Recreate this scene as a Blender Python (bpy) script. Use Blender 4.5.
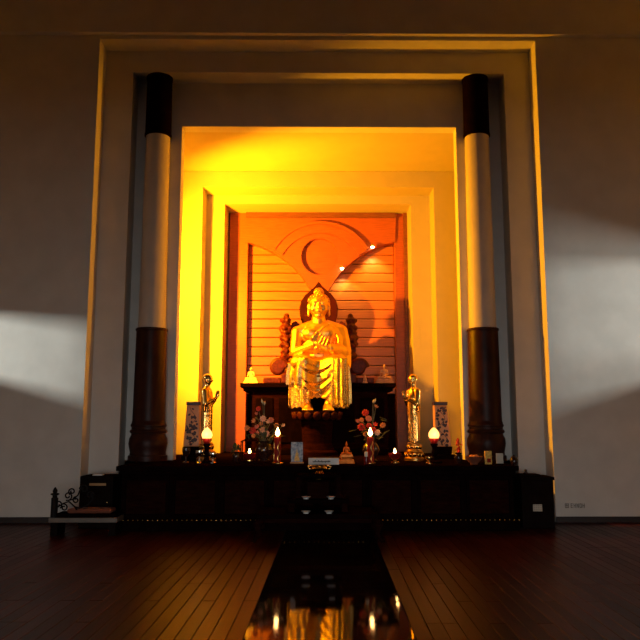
import bpy, bmesh, math, random
from mathutils import Vector, Matrix, Euler
random.seed(7)
for o in list(bpy.data.objects): bpy.data.objects.remove(o)
scene = bpy.context.scene
C = scene.collection
R = math.radians
PI = math.pi

# ------------------------------------------------------------------ camera
FPX, PITCH, YAW = 730.0, R(8.1), R(0.5)
CAM = Vector((-0.053, -10.0, 1.30))
cd = bpy.data.cameras.new('camera'); cam = bpy.data.objects.new('camera', cd); C.objects.link(cam)
cd.sensor_width = 36; cd.lens = FPX/640*36; cd.clip_end = 200
cam.location = CAM; cam.rotation_euler = (PI/2+PITCH, 0, -YAW)
scene.camera = cam
CR = cam.rotation_euler.to_matrix()
def at(px, py, Y):
    """world X, Z of the point seen at a pixel when it stands at depth Y"""
    d = CR @ Vector(((px-320)/FPX, (320-py)/FPX, -1))
    t = (Y-CAM.y)/d.y
    p = CAM+d*t
    return p.x, p.z
def aX(px, py, Y): return at(px, py, Y)[0]
def aZ(px, py, Y): return at(px, py, Y)[1]

# ------------------------------------------------------------------ world, daylight, exposure
w = bpy.data.worlds.new('world'); scene.world = w; w.use_nodes = True
w.node_tree.nodes['Background'].inputs[0].default_value = (0.55, 0.62, 0.66, 1)
w.node_tree.nodes['Background'].inputs[1].default_value = 0.04
def area(name, loc, target, size, sizey, power, col, spread=180):
    d = bpy.data.lights.new(name, 'AREA'); d.shape = 'RECTANGLE'; d.size = size; d.size_y = sizey
    d.energy = power; d.color = col; d.spread = R(spread)
    o = bpy.data.objects.new(name, d); C.objects.link(o); o.location = loc
    o.rotation_euler = (Vector(target)-Vector(loc)).to_track_quat('-Z', 'Y').to_euler()
    return o
DAY = (0.96, 1.0, 0.93)
area('daylight_side_window_a', (-10.9, -2.5, 3.5), (-4.0, 0, 2.3), 0.8, 0.45, 400, DAY, 120)
area('daylight_side_window_b', (10.9, -2.5, 3.7), (4.0, 0, 2.4), 0.8, 0.5, 200, DAY, 120)
area('added_low_light_right', (10.9, -2.5, 2.75), (4.0, 0, 3.2), 0.8, 0.9, 110, DAY, 120)  # extra low light added behind the right window to fade its wall patch upward
area('daylight_rear_doors', (0, -20.0, 1.5), (0, 0, 1.5), 6.0, 3.0, 285, (1.0, 0.97, 0.94), 120)
vs = scene.view_settings
vs.view_transform = 'Standard'; vs.look = 'None'; vs.exposure = 0.0; vs.gamma = 1.0; vs.use_curve_mapping = False

# ------------------------------------------------------------------ materials
M = {}
def mat(name, col, rough=0.6, metal=0.0, var=0.0, scale=6.0, bump=0.0, bscale=60.0, emit=None, estr=0, spec=0.5, stretch=None, coat=0, col2=None, bdist=0.01):
    m = bpy.data.materials.new(name); m.use_nodes = True; nt = m.node_tree; b = nt.nodes['Principled BSDF']
    b.inputs['Roughness'].default_value = rough; b.inputs['Metallic'].default_value = metal
    b.inputs['Specular IOR Level'].default_value = spec
    b.inputs['Coat Weight'].default_value = coat; b.inputs['Coat Roughness'].default_value = 0.1
    b.inputs['Base Color'].default_value = (*col, 1)
    tc = nt.nodes.new('ShaderNodeTexCoord'); mp = nt.nodes.new('ShaderNodeMapping')
    nt.links.new(tc.outputs['Object'], mp.inputs[0])
    if stretch: mp.inputs['Scale'].default_value = stretch
    if var > 0 or col2:
        n = nt.nodes.new('ShaderNodeTexNoise'); n.inputs['Scale'].default_value = scale; n.inputs['Detail'].default_value = 6
        nt.links.new(mp.outputs[0], n.inputs['Vector'])
        r = nt.nodes.new('ShaderNodeValToRGB')
        r.color_ramp.elements[0].position = 0.35; r.color_ramp.elements[1].position = 0.68
        c2 = col2 or tuple(min(1, c*(1+var)) for c in col)
        r.color_ramp.elements[0].color = (*[c*(1-var) for c in col], 1); r.color_ramp.elements[1].color = (*c2, 1)
        nt.links.new(n.outputs['Fac'], r.inputs[0]); nt.links.new(r.outputs[0], b.inputs['Base Color'])
    if bump > 0:
        n2 = nt.nodes.new('ShaderNodeTexNoise'); n2.inputs['Scale'].default_value = bscale; n2.inputs['Detail'].default_value = 4
        nt.links.new(mp.outputs[0], n2.inputs['Vector'])
        bp = nt.nodes.new('ShaderNodeBump'); bp.inputs['Strength'].default_value = bump; bp.inputs['Distance'].default_value = bdist
        nt.links.new(n2.outputs['Fac'], bp.inputs['Height']); nt.links.new(bp.outputs[0], b.inputs['Normal'])
    if emit:
        b.inputs['Emission Color'].default_value = (*emit, 1); b.inputs['Emission Strength'].default_value = estr
    M[name] = m; return m
mat('plaster', (0.62, 0.60, 0.56), 0.85, var=0.05, scale=3, bump=0.15, bscale=90)
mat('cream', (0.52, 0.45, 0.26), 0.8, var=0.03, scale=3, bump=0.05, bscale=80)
mat('ceiling', (0.60, 0.57, 0.53), 0.9, var=0.04)
mat('column_white', (0.52, 0.46, 0.40), 0.6, var=0.05, scale=4, bump=0.06)
mat('lacquer', (0.032, 0.008, 0.005), 0.42, var=0.35, scale=5, bump=0.2, bscale=25, coat=0.0, spec=0.16)
mat('black_wood', (0.006, 0.0022, 0.002), 0.5, var=0.3, scale=8, bump=0.1, bscale=40, spec=0.0)
mat('dark_wood', (0.015, 0.0035, 0.0025), 0.5, var=0.35, scale=9, bump=0.25, bscale=40, stretch=(1, 1, 4), spec=0.0)
mat('throne_wood', (0.10, 0.014, 0.006), 0.45, var=0.4, scale=22, bump=0.6, bscale=45, spec=0.25)
mat('footstool_red', (0.05, 0.008, 0.004), 0.5, var=0.3, spec=0.1)
mat('halo_wood', (0.045, 0.004, 0.003), 0.55, var=0.2, scale=8, spec=0.12)
mat('panel_wood', (0.42, 0.095, 0.011), 0.45, var=0.14, scale=5, bump=0.08, bscale=30, stretch=(1, 1, 9))
mat('lining_wood', (0.20, 0.06, 0.01), 0.5, var=0.15, scale=5, stretch=(1, 1, 6))
mat('slat_wood', (0.56, 0.165, 0.015), 0.40, var=0.13, scale=4, bump=0.08, bscale=26, stretch=(0.6, 1, 9))
mat('plank_wood', (0.050, 0.008, 0.005), 0.30, var=0.4, scale=4, bump=0.12, bscale=30, stretch=(7, 0.7, 1), spec=0.045)
mat('plank_wood_dark', (0.032, 0.005, 0.0035), 0.33, var=0.4, scale=5, bump=0.12, bscale=30, stretch=(7, 0.7, 1), spec=0.045)
for k_ in ('plank_wood', 'plank_wood_dark'): M[k_].node_tree.nodes['Principled BSDF'].inputs['Specular Tint'].default_value = (1.0, 0.22, 0.12, 1)
mat('floor_base', (0.012, 0.005, 0.004), 0.6, var=0.1)
mat('polished_black', (0.006, 0.004, 0.004), 0.05, var=0.2, spec=0.08)
mat('gold_skin', (1.0, 0.60, 0.15), 0.40, 1.0, var=0.06, scale=9, bump=0.10, bscale=35)
mat('gold_robe', (1.0, 0.58, 0.14), 0.40, 1.0, var=0.10, scale=14, bump=0.25, bscale=45)
mat('gold_brocade', (1.0, 0.64, 0.17), 0.25, 1.0, var=0.25, scale=45, bump=0.9, bscale=34, bdist=0.03)
mat('gold_monk', (1.0, 0.62, 0.18), 0.17, 1.0, var=0.06, scale=9, bump=0.15, bscale=30)
mat('gold_drape', (1.0, 0.62, 0.17), 0.27, 1.0, var=0.15, scale=30, bump=0.5, bscale=40, bdist=0.02)
mat('gold_hair', (0.95, 0.50, 0.10), 0.30, 1.0, var=0.1)
mat('gold_dark', (0.55, 0.30, 0.08), 0.3, 1.0, var=0.25, scale=20, bump=0.3)
mat('pale_stone', (0.85, 0.68, 0.42), 0.4, var=0.08, scale=15)
mat('rose_stone', (0.55, 0.30, 0.18), 0.4, var=0.12, scale=15)
mat('amber_gold', (0.72, 0.19, 0.015), 0.35, 0.5, var=0.2, scale=18, bump=0.3)
mat('red_wax', (0.25, 0.008, 0.006), 0.6, var=0.1, spec=0.2)
mat('gold_paper', (0.85, 0.50, 0.12), 0.35, 0.8, var=0.2, scale=30)
mat('white_wax', (0.9, 0.8, 0.65), 0.4, var=0.03)
mat('flame', (1, 0.7, 0.3), 0.5, emit=(1.0, 0.55, 0.16), estr=26)
mat('bulb_glow', (1, 0.6, 0.3), 0.5, emit=(1.0, 0.48, 0.12), estr=2.4)
mat('spot_glow', (1, 0.8, 0.5), 0.5, emit=(1.0, 0.80, 0.42), estr=20)
mat('red_metal', (0.45, 0.02, 0.015), 0.3, 0.3, var=0.1)
mat('chrome', (0.75, 0.72, 0.68), 0.12, 1.0, var=0.04)
mat('brass', (0.75, 0.45, 0.14), 0.22, 1.0, var=0.1, scale=15)
mat('iron', (0.010, 0.008, 0.008), 0.6, 0.0, var=0.1, spec=0.1)
mat('cushion', (0.19, 0.05, 0.022), 0.8, var=0.15, scale=10, bump=0.2)
mat('bench_edge', (0.15, 0.12, 0.095), 0.5, var=0.15)
mat('box_black', (0.010, 0.006, 0.005), 0.6, var=0.2, spec=0.0)
mat('label_paper', (0.55, 0.48, 0.38), 0.7, var=0.05)
mat('tan_paper', (0.45, 0.25, 0.10), 0.7, var=0.1)
mat('white_paper', (0.80, 0.78, 0.74), 0.5, var=0.03)
mat('ink', (0.03, 0.025, 0.02), 0.8, var=0.1)
mat('grey_ink', (0.20, 0.18, 0.16), 0.8, var=0.1)
mat('card_blue', (0.08, 0.13, 0.26), 0.4, var=0.5, scale=28, col2=(0.36, 0.40, 0.46))
mat('yellow_card', (0.75, 0.45, 0.08), 0.5, var=0.3, scale=40)
mat('vase_dark', (0.025, 0.010, 0.008), 0.2, var=0.3)
mat('vase_tan', (0.58, 0.26, 0.08), 0.35, var=0.1, scale=14)
mat('vase_print', (0.04, 0.012, 0.014), 0.4, var=0.2)
mat('vase_blue', (0.10, 0.09, 0.16), 0.35, var=0.3, scale=22)
mat('petal_white', (0.75, 0.45, 0.32), 0.6, var=0.12, scale=30)
mat('petal_pink', (0.62, 0.20, 0.14), 0.6, var=0.15, scale=30)
mat('petal_red', (0.60, 0.025, 0.02), 0.55, var=0.15, scale=30)
mat('petal_orange', (0.65, 0.24, 0.07), 0.6, var=0.15, scale=30)
mat('leaf', (0.03, 0.045, 0.015), 0.5, var=0.3, scale=20)
mat('leaf_pale', (0.50, 0.46, 0.30), 0.5, var=0.1)
mat('red_glass', (0.16, 0.012, 0.010), 0.12, var=0.05)
g = mat('clear_glass', (0.9, 0.75, 0.6), 0.05, var=0.02)
g.node_tree.nodes['Principled BSDF'].inputs['Transmission Weight'].default_value = 0.9
mat('baseboard', (0.02, 0.009, 0.007), 0.5, var=0.2)
mat('glint_white', (0.72, 0.72, 0.70), 0.2, var=0.03)  # white of the added dishes that imitate pale reflections

# ------------------------------------------------------------------ mesh helpers
def rotM(axis, a): return Matrix.Rotation(a, 4, axis)
class MB:
    def __init__(s): s.v = []; s.f = []
    def add(s, vs_, fs, T=None):
        n = len(s.v)
        s.v += [tuple(T @ Vector(p)) for p in vs_] if T else [tuple(p) for p in vs_]
        s.f += [tuple(n+i for i in f) for f in fs]; return s
    def box(s, c, d, rz=0, T=None):
        x, y, z = (k/2 for k in d)
        vv = [(a*x, b*y, e*z) for e in (-1, 1) for b in (-1, 1) for a in (-1, 1)]
        if rz: vv = [(a*math.cos(rz)-b*math.sin(rz), a*math.sin(rz)+b*math.cos(rz), e) for a, b, e in vv]
        vv = [(a+c[0], b+c[1], e+c[2]) for a, b, e in vv]
        return s.add(vv, [(0,2,3,1),(4,5,7,6),(0,1,5,4),(2,6,7,3),(0,4,6,2),(1,3,7,5)], T)
    def span(s, x0, x1, y0, y1, z0, z1):
        return s.box(((x0+x1)/2, (y0+y1)/2, (z0+z1)/2), (abs(x1-x0), abs(y1-y0), abs(z1-z0)))
    def taper(s, c, b, t, h):      # frustum on base centre c: base (w,d), top (w,d)
        vv = [(c[0]+a*b[0]/2, c[1]+e*b[1]/2, c[2]) for e in (-1, 1) for a in (-1, 1)]
        vv += [(c[0]+a*t[0]/2, c[1]+e*t[1]/2, c[2]+h) for e in (-1, 1) for a in (-1, 1)]
        return s.add(vv, [(0,2,3,1),(4,5,7,6),(0,1,5,4),(2,6,7,3),(0,4,6,2),(1,3,7,5)])
    def lathe(s, prof, n=24, c=(0,0,0), sx=1, sy=1, T=None, square=False, rot=0):
        vv = []; ff = []
        for r, z in prof:
            for k in range(n):
                a = 2*PI*k/n+rot; vv.append((c[0]+r*sx*math.cos(a), c[1]+r*sy*math.sin(a), c[2]+z))
        for i in range(len(prof)-1):
            for k in range(n):
                a, b = i*n+k, i*n+(k+1) % n; ff.append((a, b, b+n, a+n))
        ff.append(tuple(range(n-1, -1, -1))); m = (len(prof)-1)*n; ff.append(tuple(range(m, m+n)))
        return s.add(vv, ff, T)
    def ell(s, c, r, T=None, nu=14, nv=9, rot=None):
        if not hasattr(r, '__len__'): r = (r, r, r)
        vv = [(0, 0, -1)]; ff = []
        for i in range(1, nv):
            p = -PI/2+PI*i/nv
            for k in range(nu):
                a = 2*PI*k/nu; vv.append((math.cos(p)*math.cos(a), math.cos(p)*math.sin(a), math.sin(p)))
        vv.append((0, 0, 1)); L = len(vv)-1
        for k in range(nu):
            k2 = (k+1) % nu
            ff.append((0, 1+k2, 1+k)); ff.append((L, L-nu+k, L-nu+k2))
            for i in range(nv-2): ff.append((1+i*nu+k, 1+i*nu+k2, 1+(i+1)*nu+k2, 1+(i+1)*nu+k))
        X = Matrix.Translation(c) @ (rot.to_4x4() if rot else Matrix()) @ Matrix.Diagonal((*r, 1))
        return s.add(vv, ff, (T @ X) if T else X)
    def tube(s, pts, rad, n=8, T=None, caps=True):
        P = [Vector(p) for p in pts]
        if not hasattr(rad, '__len__'): rad = [rad]*len(P)
        vv = []; ff = []; up = None
        for i, p in enumerate(P):
            t = (P[min(i+1, len(P)-1)]-P[max(i-1, 0)]).normalized()
            if up is None:
                up = Vector((0, 0, 1)) if abs(t.z) < 0.9 else Vector((1, 0, 0))
            a = t.cross(up).normalized(); b = a.cross(t).normalized(); up = b
            for k in range(n):
                q = 2*PI*k/n; vv.append(p+a*math.cos(q)*rad[i]+b*math.sin(q)*rad[i])
        for i in range(len(P)-1):
            for k in range(n):
                a, b = i*n+k, i*n+(k+1) % n; ff.append((a, a+n, b+n, b))
        if caps:
            ff.append(tuple(range(n))); m = (len(P)-1)*n; ff.append(tuple(range(m+n-1, m-1, -1)))
        return s.add(vv, ff, T)
    def cap(s, a, b, r1, r2, T=None, n=12):
        a = Vector(a); b = Vector(b)
        s.tube([a, b], [r1, r2], n, T); s.ell(a, r1, T, n, 8); s.ell(b, r2, T, n, 8); return s
    def prism(s, poly, y0, y1):   # polygon in XZ, extruded along Y
        n = len(poly)
        vv = [(x, y0, z) for x, z in poly]+[(x, y1, z) for x, z in poly]
        ff = [tuple(range(n)), tuple(range(2*n-1, n-1, -1))]+[(i, (i+1) % n+0, (i+1) % n+n, i+n)[::-1] for i in range(n)]
        return s.add(vv, ff)
    def grid(s, fn, nu, nv):
        vv = [fn(i/nu, j/nv) for j in range(nv+1) for i in range(nu+1)]
        ff = [(j*(nu+1)+i, j*(nu+1)+i+1, (j+1)*(nu+1)+i+1, (j+1)*(nu+1)+i) for j in range(nv) for i in range(nu)]
        return s.add(vv, ff)
    def mesh(s, name, m, bevel=0, smooth=False, fix=True, seg=2):
        me = bpy.data.meshes.new(name); me.from_pydata(s.v, [], s.f); me.validate()
        if fix or bevel:
            bm = bmesh.new(); bm.from_mesh(me)
            bmesh.ops.recalc_face_normals(bm, faces=bm.faces)
            if bevel:
                ed = [e for e in bm.edges if len(e.link_faces) == 2 and e.calc_face_angle(0) > 0.6]
                bmesh.ops.bevel(bm, geom=ed, offset=bevel, segments=seg, affect='EDGES', profile=0.5)
            bm.to_mesh(me); bm.free()
        if smooth:
            me.polygons.foreach_set('use_smooth', [True]*len(me.polygons))
        me.materials.append(M[m]); return me
    def build(s, name, m, parent=None, loc=(0,0,0), rz=0, bevel=0, smooth=False, seg=2):
        return link(name, s.mesh(name, m, bevel, smooth, seg=seg), parent, loc, rz)
def link(name, me, parent=None, loc=(0,0,0), rz=0):
    o = bpy.data.objects.new(name, me); C.objects.link(o); o.parent = parent; o.location = loc; o.rotation_euler = (0, 0, rz)
    return o
def auto_smooth(o, ang=35):
    me = o.data
    bm = bmesh.new(); bm.from_mesh(me)
    for f in bm.faces: f.smooth = True
    for e in bm.edges:
        if len(e.link_faces) == 2 and e.calc_face_angle(0) > R(ang): e.smooth = False
    bm.to_mesh(me); bm.free(); return o
def tag(o, label, cat, group=None):
    o['label'] = label; o['category'] = cat
    if group: o['group'] = group
    return o
def thing(name, label, cat, loc=(0,0,0), rz=0, group=None):
    o = bpy.data.objects.new(name, None); C.objects.link(o); o.location = loc; o.rotation_euler = (0, 0, rz); o.empty_display_size = 0.1
    return tag(o, label, cat, group)
def struct(o): o['kind'] = 'structure'; return o
def remesh(mb, name, m, voxel, smooth=2, cut=None):
    me = bpy.data.meshes.new('tmp'); me.from_pydata(mb.v, [], mb.f); me.validate()
    o = bpy.data.objects.new('tmp', me); C.objects.link(o)
    r = o.modifiers.new('r', 'REMESH'); r.mode = 'VOXEL'; r.voxel_size = voxel; r.use_smooth_shade = True
    if smooth:
        s = o.modifiers.new('s', 'SMOOTH'); s.iterations = smooth; s.factor = 0.5
    dg = bpy.context.evaluated_depsgraph_get(); dg.update()
    out = bpy.data.meshes.new_from_object(o.evaluated_get(dg)); out.name = name
    bpy.data.objects.remove(o); bpy.data.meshes.remove(me)
    if cut:
        bm = bmesh.new(); bm.from_mesh(out)
        for co, no in cut:
            bmesh.ops.bisect_plane(bm, geom=bm.verts[:]+bm.edges[:]+bm.faces[:], plane_co=co, plane_no=no, clear_outer=True)
        bm.to_mesh(out); bm.free()
    out.materials.clear(); out.materials.append(M[m])
    out.polygons.foreach_set('use_smooth', [True]*len(out.polygons))
    return out
def copy_tree(o, parent=None):
    c = o.copy(); C.objects.link(c); c.parent = parent
    for ch in [k for k in o.children]: copy_tree(ch, c)
    return c
def light(name, kind, loc, power, col, parent=None, radius=0.03):
    d = bpy.data.lights.new(name, kind); d.energy = power; d.color = col; d.shadow_soft_size = radius
    o = bpy.data.objects.new(name, d); C.objects.link(o); o.location = loc; o.parent = parent; return o

# ------------------------------------------------------------------ key planes (metres, Y into the scene)
Y1, Y2, Y2B, YB, YC, YP = 0.35, 0.70, 0.92, 2.70, 3.20, 3.80
TOP = 8.6
AY = -0.80                                       # altar front
ZA = aZ(318, 466, AY)                            # altar top
AX0, AX1 = aX(115, 490, AY), aX(520, 490, AY)
SIDE = 6.2; REAR = -14.0

# ------------------------------------------------------------------ room shell
f = MB().span(-SIDE-0.3, SIDE+0.3, REAR, 4.5, -0.25, -0.03)
floor = struct(f.build('floor', 'floor_base'))
PW = 0.105; SX0, SX1 = aX(243, 640, -5.5)+0.0, 0
# polished black strip down the middle of the floor
xs0 = aX(285, 530, -0.95); xs1 = aX(373, 530, -0.95)
SX0, SX1 = xs0, xs1
YS1 = -0.86
FROT = R(-1.13); FP = Vector((0.1, YS1, 0))
def frot(x, y):
    d = Vector((x, y, 0))-FP; c_, s_ = math.cos(FROT), math.sin(FROT)
    return (FP.x+c_*d.x-s_*d.y, FP.y+s_*d.x+c_*d.y)
q = frot((SX0+SX1)/2, (-9.5+YS1)/2)
strip = MB().box((0, 0, -0.015), (SX1-SX0, 9.5+YS1, 0.03)).build('trim_1', 'polished_black', loc=(q[0], q[1], 0), rz=FROT, bevel=0.002); struct(strip)
strip['label'] = 'polished black strip inlaid in the wooden floor'
# wooden planks running towards the altar
variants = {}
def plank(L, wdt, dark):
    k = (round(L, 2), round(wdt, 3), dark)
    if k not in variants:
        b = MB().box((0, 0, 0), (wdt-0.004, L-0.004, 0.03))
        variants[k] = b.mesh('plank', 'plank_wood_dark' if dark else 'plank_wood', bevel=0.0025, seg=1)
    return variants[k]
cols = []
n = int((SX0+4.6)/PW)
cols += [SX0-PW*(i+0.5) for i in range(n)]
n2 = int((4.6-SX1)/PW)
cols += [SX1+PW*(i+0.5) for i in range(n2)]
for x in cols:
    y = 0.15; first = random.choice([0.9, 1.5, 2.1, 2.7])
    ends = [first]+[2.4, 2.4, 2.4]
    for L in ends:
        if y-L < -9.0: L = y+9.0
        xx = abs(x)
        # outside the picture at this depth: leave to the base
        if (y+10)*0.46 < xx-0.1: break
        p = link('plank', plank(L, PW, random.random() < 0.45), floor, (*frot(x, y-L/2), -0.015+random.uniform(-0.0006, 0.0006)), FROT)
        y -= L
        if y < -7.0: break
rest = MB()
for sx, a, b in ((-1, -SIDE, cols[n-1]-PW/2), (1, cols[-1]+PW/2, SIDE)):
    x = a
    while x < b-0.02:
        rest.span(x+0.002, min(x+PW, b)-0.002, REAR, 0, -0.03, -0.001); x += PW
for i, x in enumerate(cols): rest.span(x-PW/2+0.002, x+PW/2-0.002, REAR, -9.6, -0.03, -0.001)
for i, p_ in enumerate(rest.v): rest.v[i] = (*frot(p_[0], p_[1]), p_[2]-0.002)
rp = rest.build('plank_rows', 'plank_wood', floor); rp['kind'] = 'stuff'

xl, xr = aX(90, 260, 0), aX(544.6, 260, 0); zt = aZ(318, 40, 0)
wf = MB().span(-SIDE, xl, 0, Y1+0.02, 0, TOP).span(xr, SIDE, 0, Y1+0.02, 0, TOP).span(xl, xr, 0, Y1+0.02, zt, TOP)
struct(wf.build('wall_front', 'plaster'))
zb = aZ(318, 34, -0.07)
struct(MB().span(-SIDE, SIDE, -0.09, 0, zb, TOP).build('trim_2', 'plaster', bevel=0.01))
x1l, x1r = aX(126, 260, Y1), aX(511, 260, Y1); z1t = aZ(318, 73, Y1)
w1 = MB().span(xl-0.3, x1l, Y1, Y2+0.02, 0, zt+0.3).span(x1r, xr+0.3, Y1, Y2+0.02, 0, zt+0.3).span(x1l, x1r, Y1, Y2+0.02, z1t, zt+0.3)
struct(w1.build('trim_3', 'plaster'))
x2l, x2r = aX(178.5, 260, Y2), aX(459.5, 260, Y2); z2t = aZ(318, 127, Y2)
w2 = MB().span(x1l-0.3, x2l, Y2, Y2B, 0, z1t+0.3).span(x2r, x1r+0.3, Y2, Y2B, 0, z1t+0.3).span(x2l, x2r, Y2, Y2B, z2t, z1t+0.3)
struct(w2.build('wall_niche_front', 'plaster'))
# chamber behind the opening
CX = 3.1
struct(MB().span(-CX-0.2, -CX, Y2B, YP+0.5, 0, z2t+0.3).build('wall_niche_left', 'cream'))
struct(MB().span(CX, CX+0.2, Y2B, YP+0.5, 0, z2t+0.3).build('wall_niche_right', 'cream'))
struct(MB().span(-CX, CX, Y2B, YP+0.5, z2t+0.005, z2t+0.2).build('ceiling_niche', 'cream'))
struct(MB().span(-CX, CX, Y2, YP+0.5, ZA-0.3, ZA).build('floor_niche', 'black_wood'))
xbl, xbr = aX(201.5, 250, YB), aX(435, 250, YB); zbt = aZ(318, 187, YB)
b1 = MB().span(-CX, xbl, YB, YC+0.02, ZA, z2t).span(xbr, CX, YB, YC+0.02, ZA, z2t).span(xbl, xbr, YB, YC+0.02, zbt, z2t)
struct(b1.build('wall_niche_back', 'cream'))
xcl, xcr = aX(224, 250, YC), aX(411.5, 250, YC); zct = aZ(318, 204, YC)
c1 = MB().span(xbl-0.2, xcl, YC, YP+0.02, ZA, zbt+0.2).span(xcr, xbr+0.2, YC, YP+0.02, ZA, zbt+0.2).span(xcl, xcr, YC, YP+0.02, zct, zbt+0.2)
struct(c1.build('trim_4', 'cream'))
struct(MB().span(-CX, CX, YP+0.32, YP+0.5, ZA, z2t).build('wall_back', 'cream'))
# baseboards
struct(MB().span(-SIDE, xl, -0.025, 0, 0, 0.075).build('baseboard_left', 'baseboard'))
struct(MB().span(xr, SIDE, -0.025, 0, 0, 0.075).build('baseboard_right', 'baseboard'))
# side walls with their windows, rear wall with open doors, ceiling
def side_wall(name, s, sill, head, y0, y1):
    m = MB(); a, b = s*SIDE, s*(SIDE+0.2)
    m.span(a, b, REAR, y0, 0, TOP).span(a, b, y1, 0.3, 0, TOP).span(a, b, y0, y1, 0, sill).span(a, b, y0, y1, head, TOP)
    struct(m.build(name, 'plaster'))
side_wall('wall_left', -1, 2.35, 3.00, -1.15, -0.12)
side_wall('wall_right', 1, 2.35, 3.6, -1.15, -0.12)
m = MB().span(-SIDE, -2.6, REAR-0.2, REAR, 0, TOP).span(2.6, SIDE, REAR-0.2, REAR, 0, TOP).span(-2.6, 2.6, REAR-0.2, REAR, 1.85, TOP)
struct(m.build('wall_rear', 'plaster'))
struct(MB().span(-SIDE-0.2, SIDE+0.2, REAR-0.2, 4.5, TOP, TOP+0.2).build('ceiling', 'ceiling'))

# faint lettering low on the right wall
lt = MB()
zl0 = aZ(575, 508, -0.004); zl1 = aZ(575, 503.5, -0.004); lx = aX(565, 505, -0.004); px = (aX(586, 505, -0.004)-lx)/22
h = zl1-zl0
def st(a, b, c, d): lt.span(lx+a*px, lx+b*px, -0.004, 0.001, zl0+c*h, zl0+d*h)
st(0, 4, 0, .16); st(0, 4, .42, .58); st(0, 4, .84, 1); st(0, .6, 0, 1); st(1.7, 2.3, 0, 1); st(3.4, 4, 0, 1)
for i, k in enumerate('EHNOH'):
    a = 6+i*3.1
    st(a, a+.6, 0, 1)
    if k == 'E': st(a, a+2, 0, .18); st(a, a+2, .42, .58); st(a, a+2, .82, 1)
    else: st(a+1.7, a+2.3, 0, 1)
    if k == 'H': st(a, a+2, .42, .6)
    if k == 'O': st(a, a+2, 0, .18); st(a, a+2, .82, 1)
    if k == 'N': st(a+.6, a+1.2, .5, .85); st(a+1.1, a+1.8, .15, .5)
tag(lt.build('wall_lettering', 'grey_ink'), 'faint row of small dark lettering low on the right-hand wall', 'lettering')

# ------------------------------------------------------------------ columns
def column(px_b, px_t, label):
    Yc = 0.54
    zb_ = ZA; ztop = z1t
    xb = aX(px_b, 400, Yc)
    z_mid = aZ(px_b, 327, Yc-0.2); z_hi = aZ(px_t, 131, Yc-0.2)
    t = thing('column', label, 'column', (xb, Yc, 0), 0, 'columns either side of the niche')
    r0, r1 = 0.215, 0.178
    o = MB().lathe([(r0-0.02, z_mid-0.05), (r1, z_hi+0.05)], 40).build('shaft', 'column_white', t); auto_smooth(o)
    o = MB().lathe([(r0+0.015, zb_+0.55), (r0+0.002, z_mid-0.04), (r0+0.012, z_mid-0.035), (r0+0.016, z_mid-0.015), (r0+0.008, z_mid), (r0-0.025, z_mid+0.002)], 40).build('lower_sleeve', 'lacquer', t); auto_smooth(o)
    pr = [(0.275, zb_), (0.275, zb_+0.07), (0.255, zb_+0.08), (0.25, zb_+0.12), (0.262, zb_+0.18), (0.272, zb_+0.24), (0.265, zb_+0.31), (0.24, zb_+0.36), (0.236, zb_+0.38),
          (0.255, zb_+0.39), (0.262, zb_+0.41), (0.255, zb_+0.43), (0.238, zb_+0.44), (0.236, zb_+0.47), (0.25, zb_+0.48), (0.252, zb_+0.50), (0.24, zb_+0.52), (r0+0.015, zb_+0.56)]
    o = MB().lathe(pr, 40).build('base', 'lacquer', t); auto_smooth(o)
    o = MB().lathe([(r1+0.014, z_hi-0.02), (r1+0.022, z_hi-0.01), (r1+0.022, z_hi+0.02), (r1+0.014, z_hi+0.03), (r1+0.012, ztop-0.05), (r1+0.02, ztop-0.04), (r1+0.02, ztop)], 40).build('capital', 'black_wood', t); auto_smooth(o)
column(149.5, 160, 'tall column with dark ends and pale shaft, left of the niche')
column(485, 479, 'tall column with dark ends and pale shaft, right of the niche')

# ------------------------------------------------------------------ altar table
t = thing('altar_table', 'long black lacquered altar table across the foot of the shrine', 'altar', (0, 0, 0))
acx = (AX0+AX1)/2; aw = AX1-AX0
YK = Y2-0.012
MB().span(AX0, AX1, AY, YK, ZA-0.06, ZA).build('top', 'black_wood', t, bevel=0.008)
MB().span(AX0+0.03, AX1-0.03, AY+0.03, YK, ZA-0.11, ZA-0.06).build('moulding', 'black_wood', t, bevel=0.015)
MB().span(AX0+0.06, AX1-0.06, AY+0.09, YK, 0.12, ZA-0.11).build('body', 'black_wood', t)
MB().span(AX0+0.01, AX1-0.01, AY+0.02, YK, 0.002, 0.12).build('plinth', 'black_wood', t, bevel=0.012)
NP = 8; pw = (aw-0.12)/NP
for i in range(NP):
    x0 = AX0+0.06+i*pw
    p = MB().span(x0+0.06, x0+pw-0.06, AY+0.075, AY+0.088, 0.20, ZA-0.18).build('front_panel', 'dark_wood', t, bevel=0.005)
    fr = MB(); e = 0.03
    fr.span(x0+0.02, x0+pw-0.02, AY+0.06, AY+0.088, 0.15, 0.19).span(x0+0.02, x0+pw-0.02, AY+0.06, AY+0.088, ZA-0.16, ZA-0.12)
    fr.span(x0+0.02, x0+0.055, AY+0.06, AY+0.088, 0.19, ZA-0.16).span(x0+pw-0.055, x0+pw-0.02, AY+0.06, AY+0.088, 0.19, ZA-0.16)
    fr.build('panel_frame', 'black_wood', t, bevel=0.004)
bd = MB()
for i in range(int(aw/0.06)):
    bd.ell((AX0+0.05+i*0.06, AY+0.012, 0.13), 0.011, nu=8, nv=6)
b = bd.build('bead_row', 'brass', t, smooth=True); b['kind'] = 'stuff'

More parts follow.
